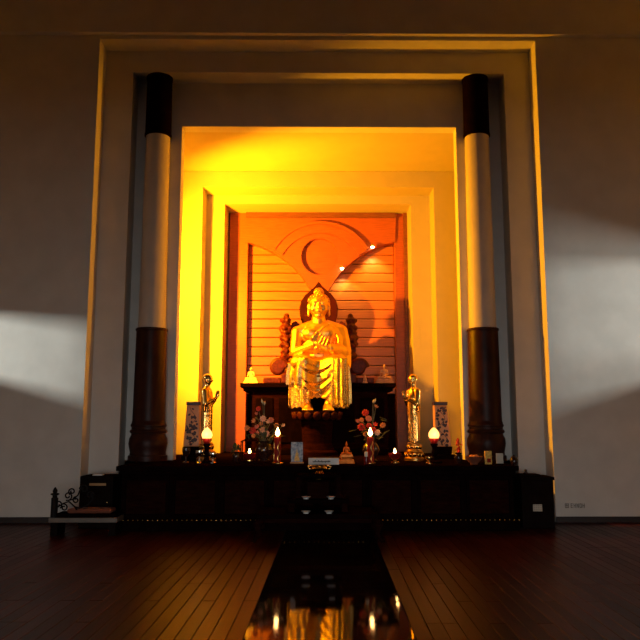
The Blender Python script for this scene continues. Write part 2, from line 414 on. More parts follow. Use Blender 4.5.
# ------------------------------------------------------------------ carved wooden back panel
YS = YP+0.20           # slat faces
t = thing('carved_back_panel', 'orange wooden back panel with horizontal boards and carved arches', 'panel', (0, 0, 0))
wl, wr = aX(232, 250, YP), aX(411.5, 250, YP); wt_ = aZ(318, 216, YP)
sl, sr = aX(247.5, 280, YP), aX(395, 280, YP)
MB().span(wl-0.05, sl, YP, YP+0.27, ZA, wt_+0.1).build('stile', 'panel_wood', t, bevel=0.008)
MB().span(sr, wr+0.05, YP+0.02, YP+0.27, ZA, wt_+0.1).build('stile', 'panel_wood', t, bevel=0.008)
rx0 = aX(404.5, 280, YP-0.05)
MB().span(rx0, xcr, YP-0.05, YP+0.015, ZA, wt_+0.1).build('edge_strip', 'lining_wood', t, bevel=0.006)
pitch = aZ(318, 270, YS)-aZ(318, 279.1, YS)
zs = aZ(318, 237, YS); k = 0
sm = MB().box((0, 0, 0), (sr-sl-0.004, 0.05, pitch-0.012)).mesh('slat', 'slat_wood', bevel=0.008, seg=1)
while zs-pitch*(k+1) > ZA+0.9:
    link('slat', sm, t, ((sl+sr)/2, YS+0.025, zs-pitch*(k+0.5))); k += 1
MB().span(sl, sr, YS+0.052, YS+0.075, ZA, wt_+0.1).build('backing', 'dark_wood', t)
# carved board with a round opening
YF = YP-0.0
curve_r = [(395, 242), (386, 243.5), (378, 246), (370, 250), (362, 254.5), (354, 260), (347, 266), (340, 273), (334, 281), (328, 291), (321, 303)]
low = curve_r+[(639.5-x, y) for x, y in reversed(curve_r[:-1])]
outl = [(245, 213)]+[(395.5, 213)]+low[0:]
outl = [(246, 213), (396, 213)]+low
def board(poly_px, holes_px, y0, y1, name, m, parent):
    bm = bmesh.new(); edges = []
    for loop in [poly_px]+holes_px:
        vsx = [bm.verts.new((at(x, y, y0)[0], y0, at(x, y, y0)[1])) for x, y in loop]
        edges += [bm.edges.new((vsx[i], vsx[(i+1) % len(vsx)])) for i in range(len(vsx))]
    bmesh.ops.triangle_fill(bm, use_beauty=True, edges=edges)
    r = bmesh.ops.extrude_face_region(bm, geom=bm.faces[:])
    bmesh.ops.translate(bm, vec=(0, y1-y0, 0), verts=[v for v in r['geom'] if isinstance(v, bmesh.types.BMVert)])
    bmesh.ops.recalc_face_normals(bm, faces=bm.faces)
    me = bpy.data.meshes.new(name); bm.to_mesh(me); bm.free(); me.materials.append(M[m])
    return link(name, me, parent)
circ = [(319.5+18.2*math.cos(a*2*PI/48), 256.5+18.2*math.sin(a*2*PI/48)) for a in range(48)]
board(outl, [circ], YF-0.02, YF+0.198, 'carved_board', 'panel_wood', t)
circ2 = [(319.5+18.1*math.cos(a*2*PI/48), 256.5+18.1*math.sin(a*2*PI/48)) for a in range(48)]
board(circ2, [], YF+0.09, YF+0.15, 'round_panel', 'panel_wood', t)
def band(r0, r1, y0, y1, a0=29, a1=151, c=(320.5, 277)):
    aa = [R(a0+(a1-a0)*i/36) for i in range(37)]
    P = [(c[0]+r1*math.cos(a), c[1]-r1*math.sin(a)) for a in aa]+[(c[0]+r0*math.cos(a), c[1]-r0*math.sin(a)) for a in reversed(aa)]
    return board(P, [], y0, y1, 'arch_band', 'panel_wood', t)
band(53.2, 56, YF-0.10, YF-0.018, 31, 149)
band(44, 53.2, YF-0.06, YF-0.018, 30, 150)
board([(246, 211), (396, 211), (396, 217.5), (246, 217.5)], [], YF-0.06, YF-0.02, 'top_rail', 'lining_wood', t)

# two small spot lamps on the edge of the carved board
for i, (px_, py_, lab) in enumerate([(342, 268.5, 'lower small glowing spot lamp on the curved edge of the carved board'),
                                     (372.5, 247, 'upper small glowing spot lamp on the curved edge of the carved board')]):
    Yl = YF-0.12
    x, z = at(px_, py_, Yl)
    t = thing('spot_lamp', lab, 'lamp', (x, Yl, z), 0, 'spot lamps on the carved board')
    MB().lathe([(0.03, 0.0), (0.034, 0.02), (0.03, 0.05), (0.012, 0.065)], 16).build('housing', 'chrome', t, smooth=True)
    MB().ell((0, 0, 0), (0.034, 0.034, 0.026)).build('bulb', 'spot_glow', t, smooth=True)
    MB().tube([(0, 0.0, 0.06), (0, 0.03, 0.075), (0, 0.099, 0.075)], 0.008).build('bracket', 'chrome', t)
    L = light('spot_light', 'SPOT', (0, -0.02, -0.035), 34, (1, 0.66, 0.2), t, 0.02)
    L.data.spot_size = R(85); L.data.spot_blend = 0.8
    L.rotation_euler = (R(34), 0, R(-10))

# floodlight fixed to the back of the niche's front wall, out of sight on the left
def floodlight(label, sgn, loc, power, d, size, blend):
    t = thing('floodlight', label, 'lamp', loc)
    MB().box((0, 0, 0), (0.16, 0.10, 0.14)).build('housing', 'box_black', t, rz=R(-50)*sgn, bevel=0.01)
    MB().tube([(0, -0.03, 0), (0, -0.14, 0.0), (0, -0.218, 0.0)], 0.015).build('bracket', 'box_black', t)
    L = light('flood_light', 'SPOT', (0.08*sgn, 0.07, 0), power, (1.0, 0.36, 0.004), t, 0.09)
    L.data.spot_size = R(size); L.data.spot_blend = blend
    L.rotation_euler = Vector(d).to_track_quat('-Z', 'Y').to_euler()
floodlight('floodlight fixed inside the niche behind its left edge', 1, (x2l-0.42, Y2B+0.22, 3.7), 2350, (0.72, 0.69, -0.06), 160, 0.55)
floodlight('floodlight fixed inside the niche behind its right edge', -1, (x2r+0.42, Y2B+0.22, 4.3), 560, (-1.0, -0.12, -0.05), 60, 0.6)

# ------------------------------------------------------------------ pedestal of the main statue
PF = 2.50     # pedestal front
ZP = aZ(318, 383, PF)
pl, pr = aX(240, 385, PF), aX(396, 385, PF)
t = thing('pedestal', 'large black pedestal with a wide ledge under the seated golden statue', 'pedestal', (0, 0, 0))
MB().span(pl, pr, PF, 3.74, ZP-0.075, ZP).build('ledge', 'black_wood', t, bevel=0.01)
MB().span(pl+0.05, pr-0.05, PF+0.05, 3.74, ZP-0.14, ZP-0.075).build('moulding', 'black_wood', t, bevel=0.02)
bl, br = aX(252, 430, PF+0.1), aX(388, 430, PF+0.1)
MB().span(bl, br, PF+0.1, 3.74, ZA+0.1, ZP-0.14).build('body', 'dark_wood', t, bevel=0.006)
MB().span(bl-0.08, br+0.08, PF+0.03, 3.74, ZA, ZA+0.1).build('plinth', 'black_wood', t, bevel=0.015)
for a, b in ((bl+0.06, -0.75), (-0.65, 0.65), (0.75, br-0.06)):
    MB().span(a, b, PF+0.08, PF+0.1, ZA+0.2, ZP-0.25).build('front_panel', 'black_wood', t, bevel=0.006)

# footstool with lotus petals below the statue's feet
ZFt = aZ(318, 411.5, 2.12)
t = thing('lotus_footstool', 'dark red lotus footstool below the feet of the seated statue', 'footstool', (aX(317, 411, 2.12), 2.17, ZA))
hh = ZFt-ZA
MB().lathe([(0.34, 0), (0.34, 0.06), (0.28, 0.1), (0.24, 0.2), (0.26, hh-0.16), (0.36, hh-0.10), (0.40, hh-0.03), (0.40, hh)], 32, sy=0.72).build('stand', 'dark_wood', t, smooth=False)
for i in range(16):
    a = 2*PI*i/16
    T = Matrix.Translation((0.385*math.cos(a), 0.277*math.sin(a), hh-0.075)) @ rotM('Z', a) @ rotM('Y', R(20))
    MB().ell((0, 0, 0), (0.028, 0.07, 0.075), T, 10, 6).build('petal', 'footstool_red', t, smooth=True)

# ------------------------------------------------------------------ throne
SYc = 2.98    # statue axis
sx = aX(318.7, 350, SYc-0.2)
t = thing('carved_throne', 'dark carved wooden throne with knobbed posts behind the golden statue', 'throne', (sx, SYc, ZP)); SSC = 1.047; t.scale = (SSC, SSC, SSC)
MB().span(-0.62, 0.62, -0.36, 0.45, 0.0, 0.16).build('base', 'throne_wood', t, bevel=0.02)
MB().span(-0.42, 0.42, -0.22, 0.45, 0.16, 0.24).build('seat', 'throne_wood', t, bevel=0.02)
bk = [(-0.46, 0.16), (0.46, 0.16), (0.50, 0.8), (0.50, 1.02), (0.46, 1.10), (0.40, 1.13), (0.34, 1.08), (0.2, 1.0), (0, 0.98), (-0.2, 1.0), (-0.34, 1.08), (-0.40, 1.13), (-0.46, 1.10), (-0.50, 1.02), (-0.50, 0.8)]
MB().prism(bk, 0.28, 0.36).build('backrest', 'throne_wood', t, bevel=0.015)
rnd = random.Random(3)
def post(s):
    m = MB()
    prof = [(0.07, 0.16)]
    z = 0.16
    m.tube([(0, 0, 0.16), (0.0, 0, 1.05)], 0.06, 10)
    for i, (zz, rr) in enumerate([(0.24, 0.085), (0.36, 0.10), (0.48, 0.09), (0.58, 0.075), (0.69, 0.10), (0.80, 0.105), (0.91, 0.085), (1.0, 0.10)]):
        m.ell((0, 0, zz), (rr, rr*0.9, 0.06), nu=12, nv=8)
        for q in range(5):
            a = q*1.26+i; m.ell((rr*0.85*math.cos(a), rr*0.75*math.sin(a), zz+rnd.uniform(-.03, .03)), rr*0.38, nu=8, nv=6)
    m.ell((-0.01*s, 0, 1.11), (0.085, 0.08, 0.085), nu=12, nv=8); m.ell((-0.02*s, 0, 1.20), (0.05, 0.05, 0.05), nu=10, nv=7)
    for q in range(6):
        a = q*1.05; m.ell((0.07*math.cos(a), 0.07*math.sin(a), 1.12), 0.035, nu=8, nv=6)
    return remesh(m, 'post', 'throne_wood', 0.016, 1)
for s in (-1, 1):
    link('post', post(s), t, (0.575*s, 0.18, 0))
    m = MB(); P = [(0.0, 0, 0)]
    # arm scroll: a rolled volute with a mane of knobs
    sp = [(0.16-0.0135*i) for i in range(11)]
    pts = [((0.02+0.115*(1-i/34))*math.cos(i*0.37), 0, (0.02+0.115*(1-i/34))*math.sin(i*0.37)) for i in range(34)]
    m.tube(pts, [0.052-0.0008*i for i in range(34)], 8)
    m.lathe([(0.09, -0.045), (0.10, 0), (0.09, 0.045)], 20, T=rotM('X', PI/2))
    link('arm_scroll', remesh(m, 'arm_scroll', 'throne_wood', 0.016, 1), t, (0.675*s, -0.16, 0.275))
    MB().span(s*0.62, s*0.92, -0.32, 0.2, 0.0, 0.10).build('arm_base', 'throne_wood', t, bevel=0.02)

# halo board behind the head
YH = 3.44
hp = [(318.7, 281.5), (322, 286), (327, 290.5), (332.5, 295.5), (336.3, 301), (338, 308), (337.5, 316), (334.5, 326), (330, 336), (324, 346)]
hpoly = hp+[(637.4-x, y) for x, y in reversed(hp[1:])]
hcx, hcz = at(318.7, 346, YH)
def loc_poly(P, Y): return [(at(x, y, Y)[0]-hcx, at(x, y, Y)[1]-hcz) for x, y in P]
t = thing('halo_board', 'dark red pointed halo board behind the head of the seated statue', 'halo', (hcx, YH, hcz))
MB().prism(loc_poly(hpoly, YH), -0.025, 0.025).build('board', 'halo_wood', t, bevel=0.012)
MB().span(-0.05, 0.05, 0.0, 0.05, ZP-hcz+0.3, 0.05).build('post', 'halo_wood', t)

# ------------------------------------------------------------------ figures
def hand(m, wrist, d, nrm, s, curl=0.5, thumb=1, curls=None):
    """palm and five fingers; d = finger direction, nrm = palm normal, s = hand length"""
    d = Vector(d).normalized(); nrm = Vector(nrm); nrm = (nrm-d*nrm.dot(d)).normalized(); sd = d.cross(nrm)*thumb
    w_ = Vector(wrist)
    k = s
    offs = [0.15, 0.05, -0.05, -0.145]; lens = [0.40, 0.45, 0.41, 0.32]
    for o, l, ci in zip(offs, lens, range(4)):
        kn = w_+d*k*0.50+sd*o*k
        m.cap(w_+sd*o*0.55*k, kn, 0.085*k, 0.075*k, n=8)
        c = curls[ci] if curls else curl
        p = kn; dirv = d
        for j in range(3):
            ang = c*(0.5+0.5*j)
            dv = (d*math.cos(ang)+nrm*math.sin(ang)).normalized()
            q = p+dv*l*k*(0.42, 0.32, 0.26)[j]
            m.cap(p, q, 0.056*k-0.005*k*j, 0.051*k-0.005*k*j, n=8); p = q
    b = w_+d*0.12*k+sd*0.12*k; c_ = b+(sd*0.8+d*0.7+nrm*0.3).normalized()*0.2*k; e = c_+(sd*0.25+d+nrm*0.45).normalized()*0.17*k
    m.cap(b, c_, 0.07*k, 0.06*k, n=8); m.cap(c_, e, 0.056*k, 0.045*k, n=8)
def head(m, c, s, ushnisha=True, ears=1.0):
    """face looks to -Y; s = head height; c = centre"""
    x, y, z = c
    E = lambda dx, dy, dz, r, rot=None: m.ell((x+dx*s, y+dy*s, z+dz*s), tuple(q*s for q in r), rot=rot)
    E(0, 0.03, 0.10, (0.355, 0.38, 0.31)); E(0, -0.03, -0.10, (0.295, 0.32, 0.36)); E(0, -0.14, -0.36, (0.15, 0.14, 0.11))
    for q in (-1, 1):
        E(q*0.16, -0.20, -0.12, (0.13, 0.13, 0.16))
        E(q*0.13, -0.315, 0.06, (0.11, 0.05, 0.028)); E(q*0.135, -0.31, -0.01, (0.075, 0.05, 0.035))
        E(q*0.345, 0.04, -0.06, (0.05, 0.10, 0.17)); E(q*0.35, 0.03, -0.06-0.19*ears, (0.045, 0.06, 0.13*ears))
        E(q*0.055, -0.36, -0.135, (0.045, 0.045, 0.035))
    m.cap((x, y-0.33*s, z+0.05*s), (x, y-0.395*s, z-0.12*s), 0.035*s, 0.055*s, n=8)
    E(0, -0.335, -0.225, (0.10, 0.05, 0.022)); E(0, -0.325, -0.265, (0.085, 0.05, 0.026))
    if ushnisha: E(0, 0.05, 0.45, (0.15, 0.16, 0.15))

# --- main seated statue (metres; feet at z = 0, faces -Y)
SB = ZFt
t = thing('seated_statue', 'large golden seated robed statue with hands raised before its chest', 'statue', (sx, SYc-0.33, SB)); t.scale = (SSC, SSC, SSC)
m = MB()
head(m, (0.0, 0.10, 1.785), 0.50)
m.cap((0, 0.13, 1.45), (0, 0.11, 1.62), 0.13, 0.11); m.cap((0, 0.14, 1.50), (-0.26, 0.14, 1.40), 0.08, 0.09); m.cap((0, 0.14, 1.50), (0.26, 0.14, 1.40), 0.08, 0.09)
m.ell((0, 0.14, 1.30), (0.33, 0.19, 0.24)); m.ell((0, 0.15, 1.08), (0.27, 0.18, 0.26)); m.ell((0, 0.16, 0.90), (0.31, 0.22, 0.18))
m.cap((-0.13, 0.13, 1.42), (-0.345, 0.13, 1.345), 0.09, 0.10); m.cap((0.13, 0.13, 1.42), (0.34, 0.13, 1.345), 0.09, 0.10)
m.ell((-0.13, 0.0, 1.30), (0.15, 0.09, 0.11)); m.ell((0.13, 0.0, 1.30), (0.15, 0.09, 0.11))
RA = [(-0.365, 0.13, 1.335), (-0.40, 0.02, 0.985), (-0.09, -0.25, 1.09)]
LA = [(0.36, 0.13, 1.335), (0.40, 0.02, 0.99), (0.13, -0.27, 1.03)]
m.cap(RA[0], RA[1], 0.105, 0.078); m.cap(RA[1], RA[2], 0.078, 0.048)
m.cap(LA[0], LA[1], 0.105, 0.08); m.cap(LA[1], LA[2], 0.08, 0.05)
hand(m, RA[2], (0.30, -0.05, 1.0), (0.25, -1, 0.0), 0.25, thumb=-1, curls=[1.2, 0.35, 0.3, 0.3])
hand(m, LA[2], (-1.0, -0.12, 0.25), (0.1, 0.5, 1.0), 0.25, thumb=1, curls=[1.0, 0.6, 0.5, 0.5])
for s_ in (-1, 1):
    m.cap((0.17*s_, 0.14, 0.86), (0.34*s_, -0.26, 0.79), 0.17, 0.125)
    m.cap((0.34*s_, -0.26, 0.78), (0.17*s_-0.02, -0.28, 0.12), 0.10, 0.065)
    fx = 0.15*s_-0.015
    m.cap((fx, -0.28, 0.07), (fx+0.015*s_, -0.44, 0.05), 0.07, 0.06); m.ell((fx+0.015*s_, -0.42, 0.04), (0.088, 0.12, 0.04))
    for q in range(5):
        m.cap((fx+0.015*s_+(q-2)*0.036, -0.50, 0.03), (fx+0.015*s_+(q-2)*0.038, -0.565+0.008*abs(q-2), 0.024), 0.021, 0.018, n=8)
link('body', remesh(m, 'body', 'gold_skin', 0.011, 2), t)
# hair of small curls
hm = MB(); cz = 1.785+0.50*0.10
for i in range(230):
    zf = 1-2*(i+0.5)/230; a = i*2.39996
    rr = math.sqrt(max(0, 1-zf*zf)); dx, dy, dz = rr*math.cos(a), rr*math.sin(a), zf
    if dz < -0.35 or (dy < -0.25 and dz < 0.52) or (dy < 0.1 and dz < 0.1): continue
    hm.ell((dx*0.50*0.36, 0.10+0.50*0.03+dy*0.50*0.385, cz+dz*0.50*0.315), 0.0165, nu=8, nv=5)
for i in range(46):
    zf = 1-(i+0.5)/46*1.2; a = i*2.39996; rr = math.sqrt(max(0, 1-zf*zf))
    hm.ell((rr*math.cos(a)*0.077, 0.125+rr*math.sin(a)*0.08, 1.785+0.228+zf*0.074), 0.015, nu=8, nv=5)
hm.build('hair', 'gold_hair', t, smooth=True)
# upper robe: over the left shoulder, under the right arm
m = MB()
m.ell((0, 0.14, 1.30), (0.352, 0.215, 0.255)); m.ell((0, 0.14, 1.08), (0.30, 0.215, 0.28)); m.ell((0, 0.13, 0.92), (0.345, 0.26, 0.18))
m.ell((-0.13, 0.0, 1.30), (0.165, 0.108, 0.12)); m.ell((0.13, 0.0, 1.30), (0.165, 0.108, 0.12))
m.cap((0.09, 0.14, 1.475), (0.36, 0.13, 1.355), 0.095, 0.12)
m.cap((0.375, 0.13, 1.345), (0.43, 0.04, 1.0), 0.12, 0.12); m.cap((0.415, 0.04, 1.0), (0.20, -0.22, 1.03), 0.115, 0.075)
m.cap((0.43, 0.06, 1.1), (0.42, 0.0, 0.72), 0.09, 0.10); m.cap((0.30, -0.05, 1.0), (0.33, -0.10, 0.75), 0.09, 0.10)
for i in range(7):   # raised folds running from the shoulder across the chest
    a = i/6
    p0 = Vector((0.16+0.20*a, 0.03+0.02*a, 1.47-0.03*a)); p1 = Vector((-0.22+0.36*a, -0.09, 1.12-0.22*a)); p2 = Vector((-0.25+0.5*a, -0.06, 0.88-0.06*a))
    pts = []
    for k in range(11):
        q = k/10; p = p0*(1-q)**2+(p1+Vector((0, -0.02, 0)))*2*q*(1-q)+p2*q*q
        yy = p.y
        # keep the fold on the torso surface
        e = 1-((p.x)/0.352)**2-((p.z-1.22)/0.42)**2
        yy = 0.14-0.235*math.sqrt(max(0.05, e))
        pts.append((p.x, yy, p.z))
    m.tube(pts, 0.017, 7)
for i in range(6):   # folds down the covered arm
    a = i/5
    m.tube([(0.25+0.2*a, 0.02+0.05*a, 1.42-0.06*a), (0.33+0.17*a, -0.06+0.12*a, 1.2), (0.34+0.18*a, -0.10+0.12*a, 0.95), (0.30+0.21*a, -0.12+0.10*a, 0.72)], [0.02, 0.024, 0.026, 0.028], 7)
nrm = Vector((-0.72, -0.10, 0.70)).normalized()
rb = remesh(m, 'robe', 'gold_robe', 0.012, 1, cut=[((-0.02, -0.05, 1.355), nrm)])
ro = link('robe', rb, t)
# skirts
def skirt(hem, k, pleat, amp, mid, top=0.90, seed=0):
    def fn(u, v):
        a = (u-0.5)*2*R(102)
        sn, cs = math.sin(a), math.cos(a)
        X = math.copysign(abs(sn)**0.72, sn); Yd = math.copysign(abs(cs)**0.8, cs)
        x = 0.475*X
        bul = math.exp(-((abs(x)-0.30)/0.15)**2)
        fr = max(0, cs)
        if v < 0.28:
            q = v/0.28; z = top-0.02*q-0.075*q**4; sc = 0.35+0.65*math.sin(q*PI/2)**0.8
            drop = (1-bul)*0.10*fr*q*math.exp(-(x/0.2)**2)
            z -= drop; qq = 0
        else:
            q = (v-0.28)/0.72; sc = 1; z0 = top-0.095-(1-bul)*0.10*fr*math.exp(-(x/0.2)**2)
            z = z0+(hem(x)-z0)*q; qq = q
        yb = 0.56*Yd*(1-0.06*qq)-(1-bul)*(0.13+0.03*qq)*fr*math.exp(-(x/0.22)**2)
        wd = 1+0.08*math.sin(qq*PI*0.7)-0.03*qq
        wm = math.exp(-((x+0.03)/0.20)**4)*fr
        d = amp*(0.15+0.85*qq)*math.sin(pleat*a+1.3*math.sin(2.2*a+seed))*(1-wm*mid)
        ph = (z-2.4*x*x-0.25*x+0.015*math.sin(9*x+7*z))*2*PI; d += mid*wm*(0.013*math.sin(ph*6.5)+0.006*math.sin(ph*11+1))*min(1, v*3)
        rx, ry = sc*k*wd, sc*k
        y = 0.12-(yb*ry)-d*cs-(0.04 if v >= 0.28 else 0.04*v/0.28)
        if v >= 0.28: y = min(y, -0.20+0.25*max(0, 1-qq*12))
        return (x*rx+d*sn, y, z)
    return fn
def hem_over(x):
    if x < -0.30: return 0.43+0.02*math.sin(x*60)
    if x < 0.0: return 0.43+(x+0.30)/0.30*(0.24-0.43)
    if x < 0.22: return 0.24+(x/0.22)*(0.13-0.24)
    return 0.09+0.25*max(0, (x-0.38))+0.012*math.sin(x*70)
def hem_under(x): return 0.055+0.17*math.exp(-((x+0.01)/0.20)**4)+0.012*math.sin(x*75)
us = MB().grid(skirt(hem_under, 0.95, 26, 0.020, 0.2, 0.88, 1), 220, 50).build('underskirt', 'gold_brocade', t, smooth=True)
us.modifiers.new('s', 'SOLIDIFY').thickness = 0.008
os_ = MB().grid(skirt(hem_over, 1.02, 16, 0.032, 1.0, 0.915, 0), 220, 60).build('overskirt', 'gold_drape', t, smooth=True)
os_.modifiers.new('s', 'SOLIDIFY').thickness = 0.010
# brocade panel falling from the left knee
def pan(u, v):
    x = 0.20+0.26*u+0.03*v*(u-0.5); z = 0.84-0.76*v-0.03*math.sin(u*14)*v
    y = -0.51-0.02*math.sin(u*PI)-0.026*math.sin(u*2*PI*3.5+0.8*math.sin(v*3))*(0.3+0.7*v)+0.03*v+0.12*max(0, abs(u-0.55)-0.2)
    return (x, y, z)
pp = MB().grid(pan, 60, 40).build('brocade_panel', 'gold_brocade', t, smooth=True); pp.modifiers.new('s', 'SOLIDIFY').thickness = 0.008

# --- standing monks
def monk_parts(root):
    m = MB()
    head(m, (0, 0.0, 0.975), 0.19, False, 0.7)
    m.cap((0, 0.01, 0.83), (0, 0.005, 0.91), 0.038, 0.036)
    m.ell((0, 0.01, 0.74), (0.115, 0.075, 0.11)); m.ell((0, 0.01, 0.60), (0.09, 0.07, 0.12)); m.ell((0, 0.0, 0.40), (0.085, 0.065, 0.22))
    m.cap((-0.035, 0, 0.3), (-0.035, 0, 0.03), 0.05, 0.034); m.cap((0.035, 0, 0.3), (0.035, 0, 0.03), 0.05, 0.034)
    for s in (-1, 1):
        m.cap((0.05*s, 0.01, 0.825), (0.115*s, 0.01, 0.79), 0.034, 0.042)
        m.cap((0.12*s, 0.01, 0.785), (0.135*s, -0.01, 0.61), 0.042, 0.033); m.cap((0.135*s, -0.01, 0.61), (0.022*s, -0.135, 0.69), 0.032, 0.02)
        hand(m, (0.018*s, -0.14, 0.70), (-0.05*s, -0.28, 1.0), (-s, 0, 0), 0.115, 0.05, thumb=s)
        m.ell((0.035*s, -0.035, 0.014), (0.026, 0.062, 0.016))
    link('body', remesh(m, 'body', 'gold_monk', 0.0075, 1), root)
    def rf(u, v):
        a = u*2*PI; z = 0.80-0.755*v
        wx = 0.125-0.045*math.sin(min(1, v*1.3)*PI*0.5)+0.010*v; wy = 0.088-0.010*v
        if v < 0.12: q = v/0.12; wx *= 0.45+0.55*math.sqrt(q); wy *= 0.55+0.45*math.sqrt(q); z = 0.835-0.1266*v/0.12
        else: z = 0.7084-0.66*(v-0.12)/0.88
        d = 0.006*v*math.sin(13*a+2*math.sin(a*2))+0.005*math.sin((z+0.22*math.cos(a))*70)*max(0, -math.sin(a))*(1 if v > 0.15 else 0)
        return ((wx+d)*math.cos(a), 0.008+(wy+d)*math.sin(a), z)
    MB().grid(rf, 72, 60).build('robe', 'gold_monk', root, smooth=True)
    def sleeve(s):
        mm = MB()
        mm.cap((0.10*s, 0.01, 0.80), (0.125*s, 0.01, 0.77), 0.042, 0.05); mm.cap((0.125*s, 0.01, 0.78), (0.14*s, -0.01, 0.60), 0.05, 0.044)
        mm.cap((0.14*s, -0.01, 0.60), (0.06*s, -0.095, 0.66), 0.043, 0.032); mm.cap((0.14*s, 0.0, 0.60), (0.125*s, 0.01, 0.50), 0.04, 0.03)
        return remesh(mm, 'sleeve', 'gold_monk', 0.009, 1)
    for s in (-1, 1): link('sleeve', sleeve(s), root)
    # pedestal under the feet, two tiers of lotus
    ph = 0.245
    p = MB().lathe([(0.17, -ph), (0.17, -ph+0.035), (0.15, -ph+0.045), (0.13, -ph+0.10), (0.15, -ph+0.115), (0.155, -ph+0.135), (0.12, -ph+0.15), (0.105, -0.05), (0.12, -0.025), (0.12, 0.0)], 28, sy=0.85).build('lotus_base', 'gold_dark', root); auto_smooth(p)
    for tier, (rr, zz, hz) in enumerate([(0.145, -ph+0.075, 0.045), (0.115, -0.055, 0.04)]):
        for i in range(12):
            a = 2*PI*i/12+tier*0.26
            T = Matrix.Translation((rr*math.cos(a), rr*0.85*math.sin(a), zz)) @ rotM('Z', a) @ rotM('Y', R(18))
            MB().ell((0, 0, 0), (0.014, 0.034, hz), T, 8, 6).build('petal', 'gold_monk', p, smooth=True)
YM = 0.55
mz = ZA+0.246
ml = thing('monk_statue', 'golden standing statue with praying hands facing right, beside the left vase', 'statue', (aX(207, 420, YM), YM, mz), R(82), 'standing golden statues on the altar')
monk_parts(ml)
mr = copy_tree(ml); mr.location = (aX(413.5, 420, YM), YM, mz); mr.rotation_euler = (0, 0, R(-68))
mr['label'] = 'golden standing statue with praying hands facing left, beside the right vase'
msc = (aZ(413, 371, YM)-mz)/1.085
ml.scale = mr.scale = (msc, msc, msc)
ml.location.z = mr.location.z = ZA+0.246*msc

# --- small seated figures
def sitter_mesh(name, m_, hat=False):
    m = MB()
    head(m, (0, 0, 0.80), 0.24, True, 1)
    if hat: m.tube([(0, 0.01, 0.9), (0, 0.01, 0.98), (0, 0.01, 1.10)], [0.07, 0.04, 0.01], 8)
    m.cap((0, 0.02, 0.60), (0, 0.01, 0.72), 0.05, 0.045)
    m.ell((0, 0.03, 0.48), (0.17, 0.11, 0.15)); m.ell((0, 0.03, 0.30), (0.14, 0.11, 0.18)); m.ell((0, 0.0, 0.13), (0.2, 0.17, 0.12))
    for s in (-1, 1):
        m.cap((0.08*s, 0.03, 0.59), (0.18*s, 0.03, 0.55), 0.045, 0.055); m.cap((0.19*s, 0.03, 0.54), (0.24*s, 0.0, 0.30), 0.052, 0.042)
        m.cap((0.12*s, 0, 0.10), (0.36*s, -0.10, 0.08), 0.11, 0.085); m.cap((0.36*s, -0.12, 0.08), (-0.05*s, -0.22, 0.07), 0.075, 0.05)
        m.ell((-0.12*s, -0.23, 0.09), (0.08, 0.035, 0.03))
    m.cap((0.24, 0.0, 0.30), (0.02, -0.18, 0.19), 0.042, 0.03); hand(m, (0.03, -0.18, 0.185), (-1, -0.1, 0), (0, -0.2, 1), 0.15, 0.3)
    m.cap((-0.24, 0.0, 0.30), (-0.27, -0.18, 0.19), 0.042, 0.03); hand(m, (-0.27, -0.18, 0.19), (0.1, -0.5, -0.8), (0, 1, -0.3), 0.15, 0.3)
    return remesh(m, name, m_, 0.018, 1)
def small_statue(px_, Y, zb_, hpx_top, hpx_bot, label, m_, base, cat='figurine', hat=False, rz=0):
    x = aX(px_, hpx_bot, Y); H = aZ(px_, hpx_top, Y)-zb_
    t = thing('seated_figurine', label, cat, (x, Y, zb_), rz)
    if base == 'low':
        bh = H*0.24; MB().taper((0, 0, 0), (H*0.9, H*0.5), (H*0.8, H*0.44), bh*0.6).taper((0, 0, bh*0.6), (H*0.74, H*0.42), (H*0.70, H*0.40), bh*0.4).build('base', m_, t, bevel=0.006)
        sc = (H-bh)/0.985
    else:
        bh = H*0.42
        MB().taper((0, 0, 0), (H*0.74, H*0.5), (H*0.62, H*0.42), bh*0.5).taper((0, 0, bh*0.5), (H*0.52, H*0.38), (H*0.46, H*0.34), bh*0.15).taper((0, 0, bh*0.65), (H*0.60, H*0.42), (H*0.54, H*0.38), bh*0.35).build('base', m_, t, bevel=0.006)
        sc = (H-bh)/1.10
    o = link('body', sitter_mesh('body', m_, hat), t, (0, 0, bh-0.01*sc)); o.scale = (sc, sc, sc)
small_statue(251, PF+0.28, ZP, 366.5, 383, 'small pale yellow seated figurine on the left end of the ledge', 'pale_stone', 'low')
small_statue(384.5, PF+0.28, ZP, 363.5, 383, 'small rose brown seated figurine on the right end of the ledge', 'rose_stone', 'low')
small_statue(346.5, -0.25, ZA, 441, 463, 'small amber gold seated figurine on a stepped base, right of the white plaque', 'amber_gold', 'tall', hat=True)
# little cone ornament on the ledge
x = aX(365, 383, PF+0.06)
t = thing('cone_ornament', 'tiny pale cone ornament on the ledge right of the throne', 'ornament', (x, PF+0.06, ZP))
MB().lathe([(0.045, 0), (0.045, 0.02), (0.03, 0.03)], 16).build('foot', 'rose_stone', t)
MB().lathe([(0.036, 0.03), (0.03, 0.07), (0.014, 0.12), (0.003, 0.15)], 16).build('cone', 'rose_stone', t, smooth=True)

# ------------------------------------------------------------------ things standing on the altar
def on_altar(px_, Y, py=460): return (aX(px_, py, Y), Y, ZA)
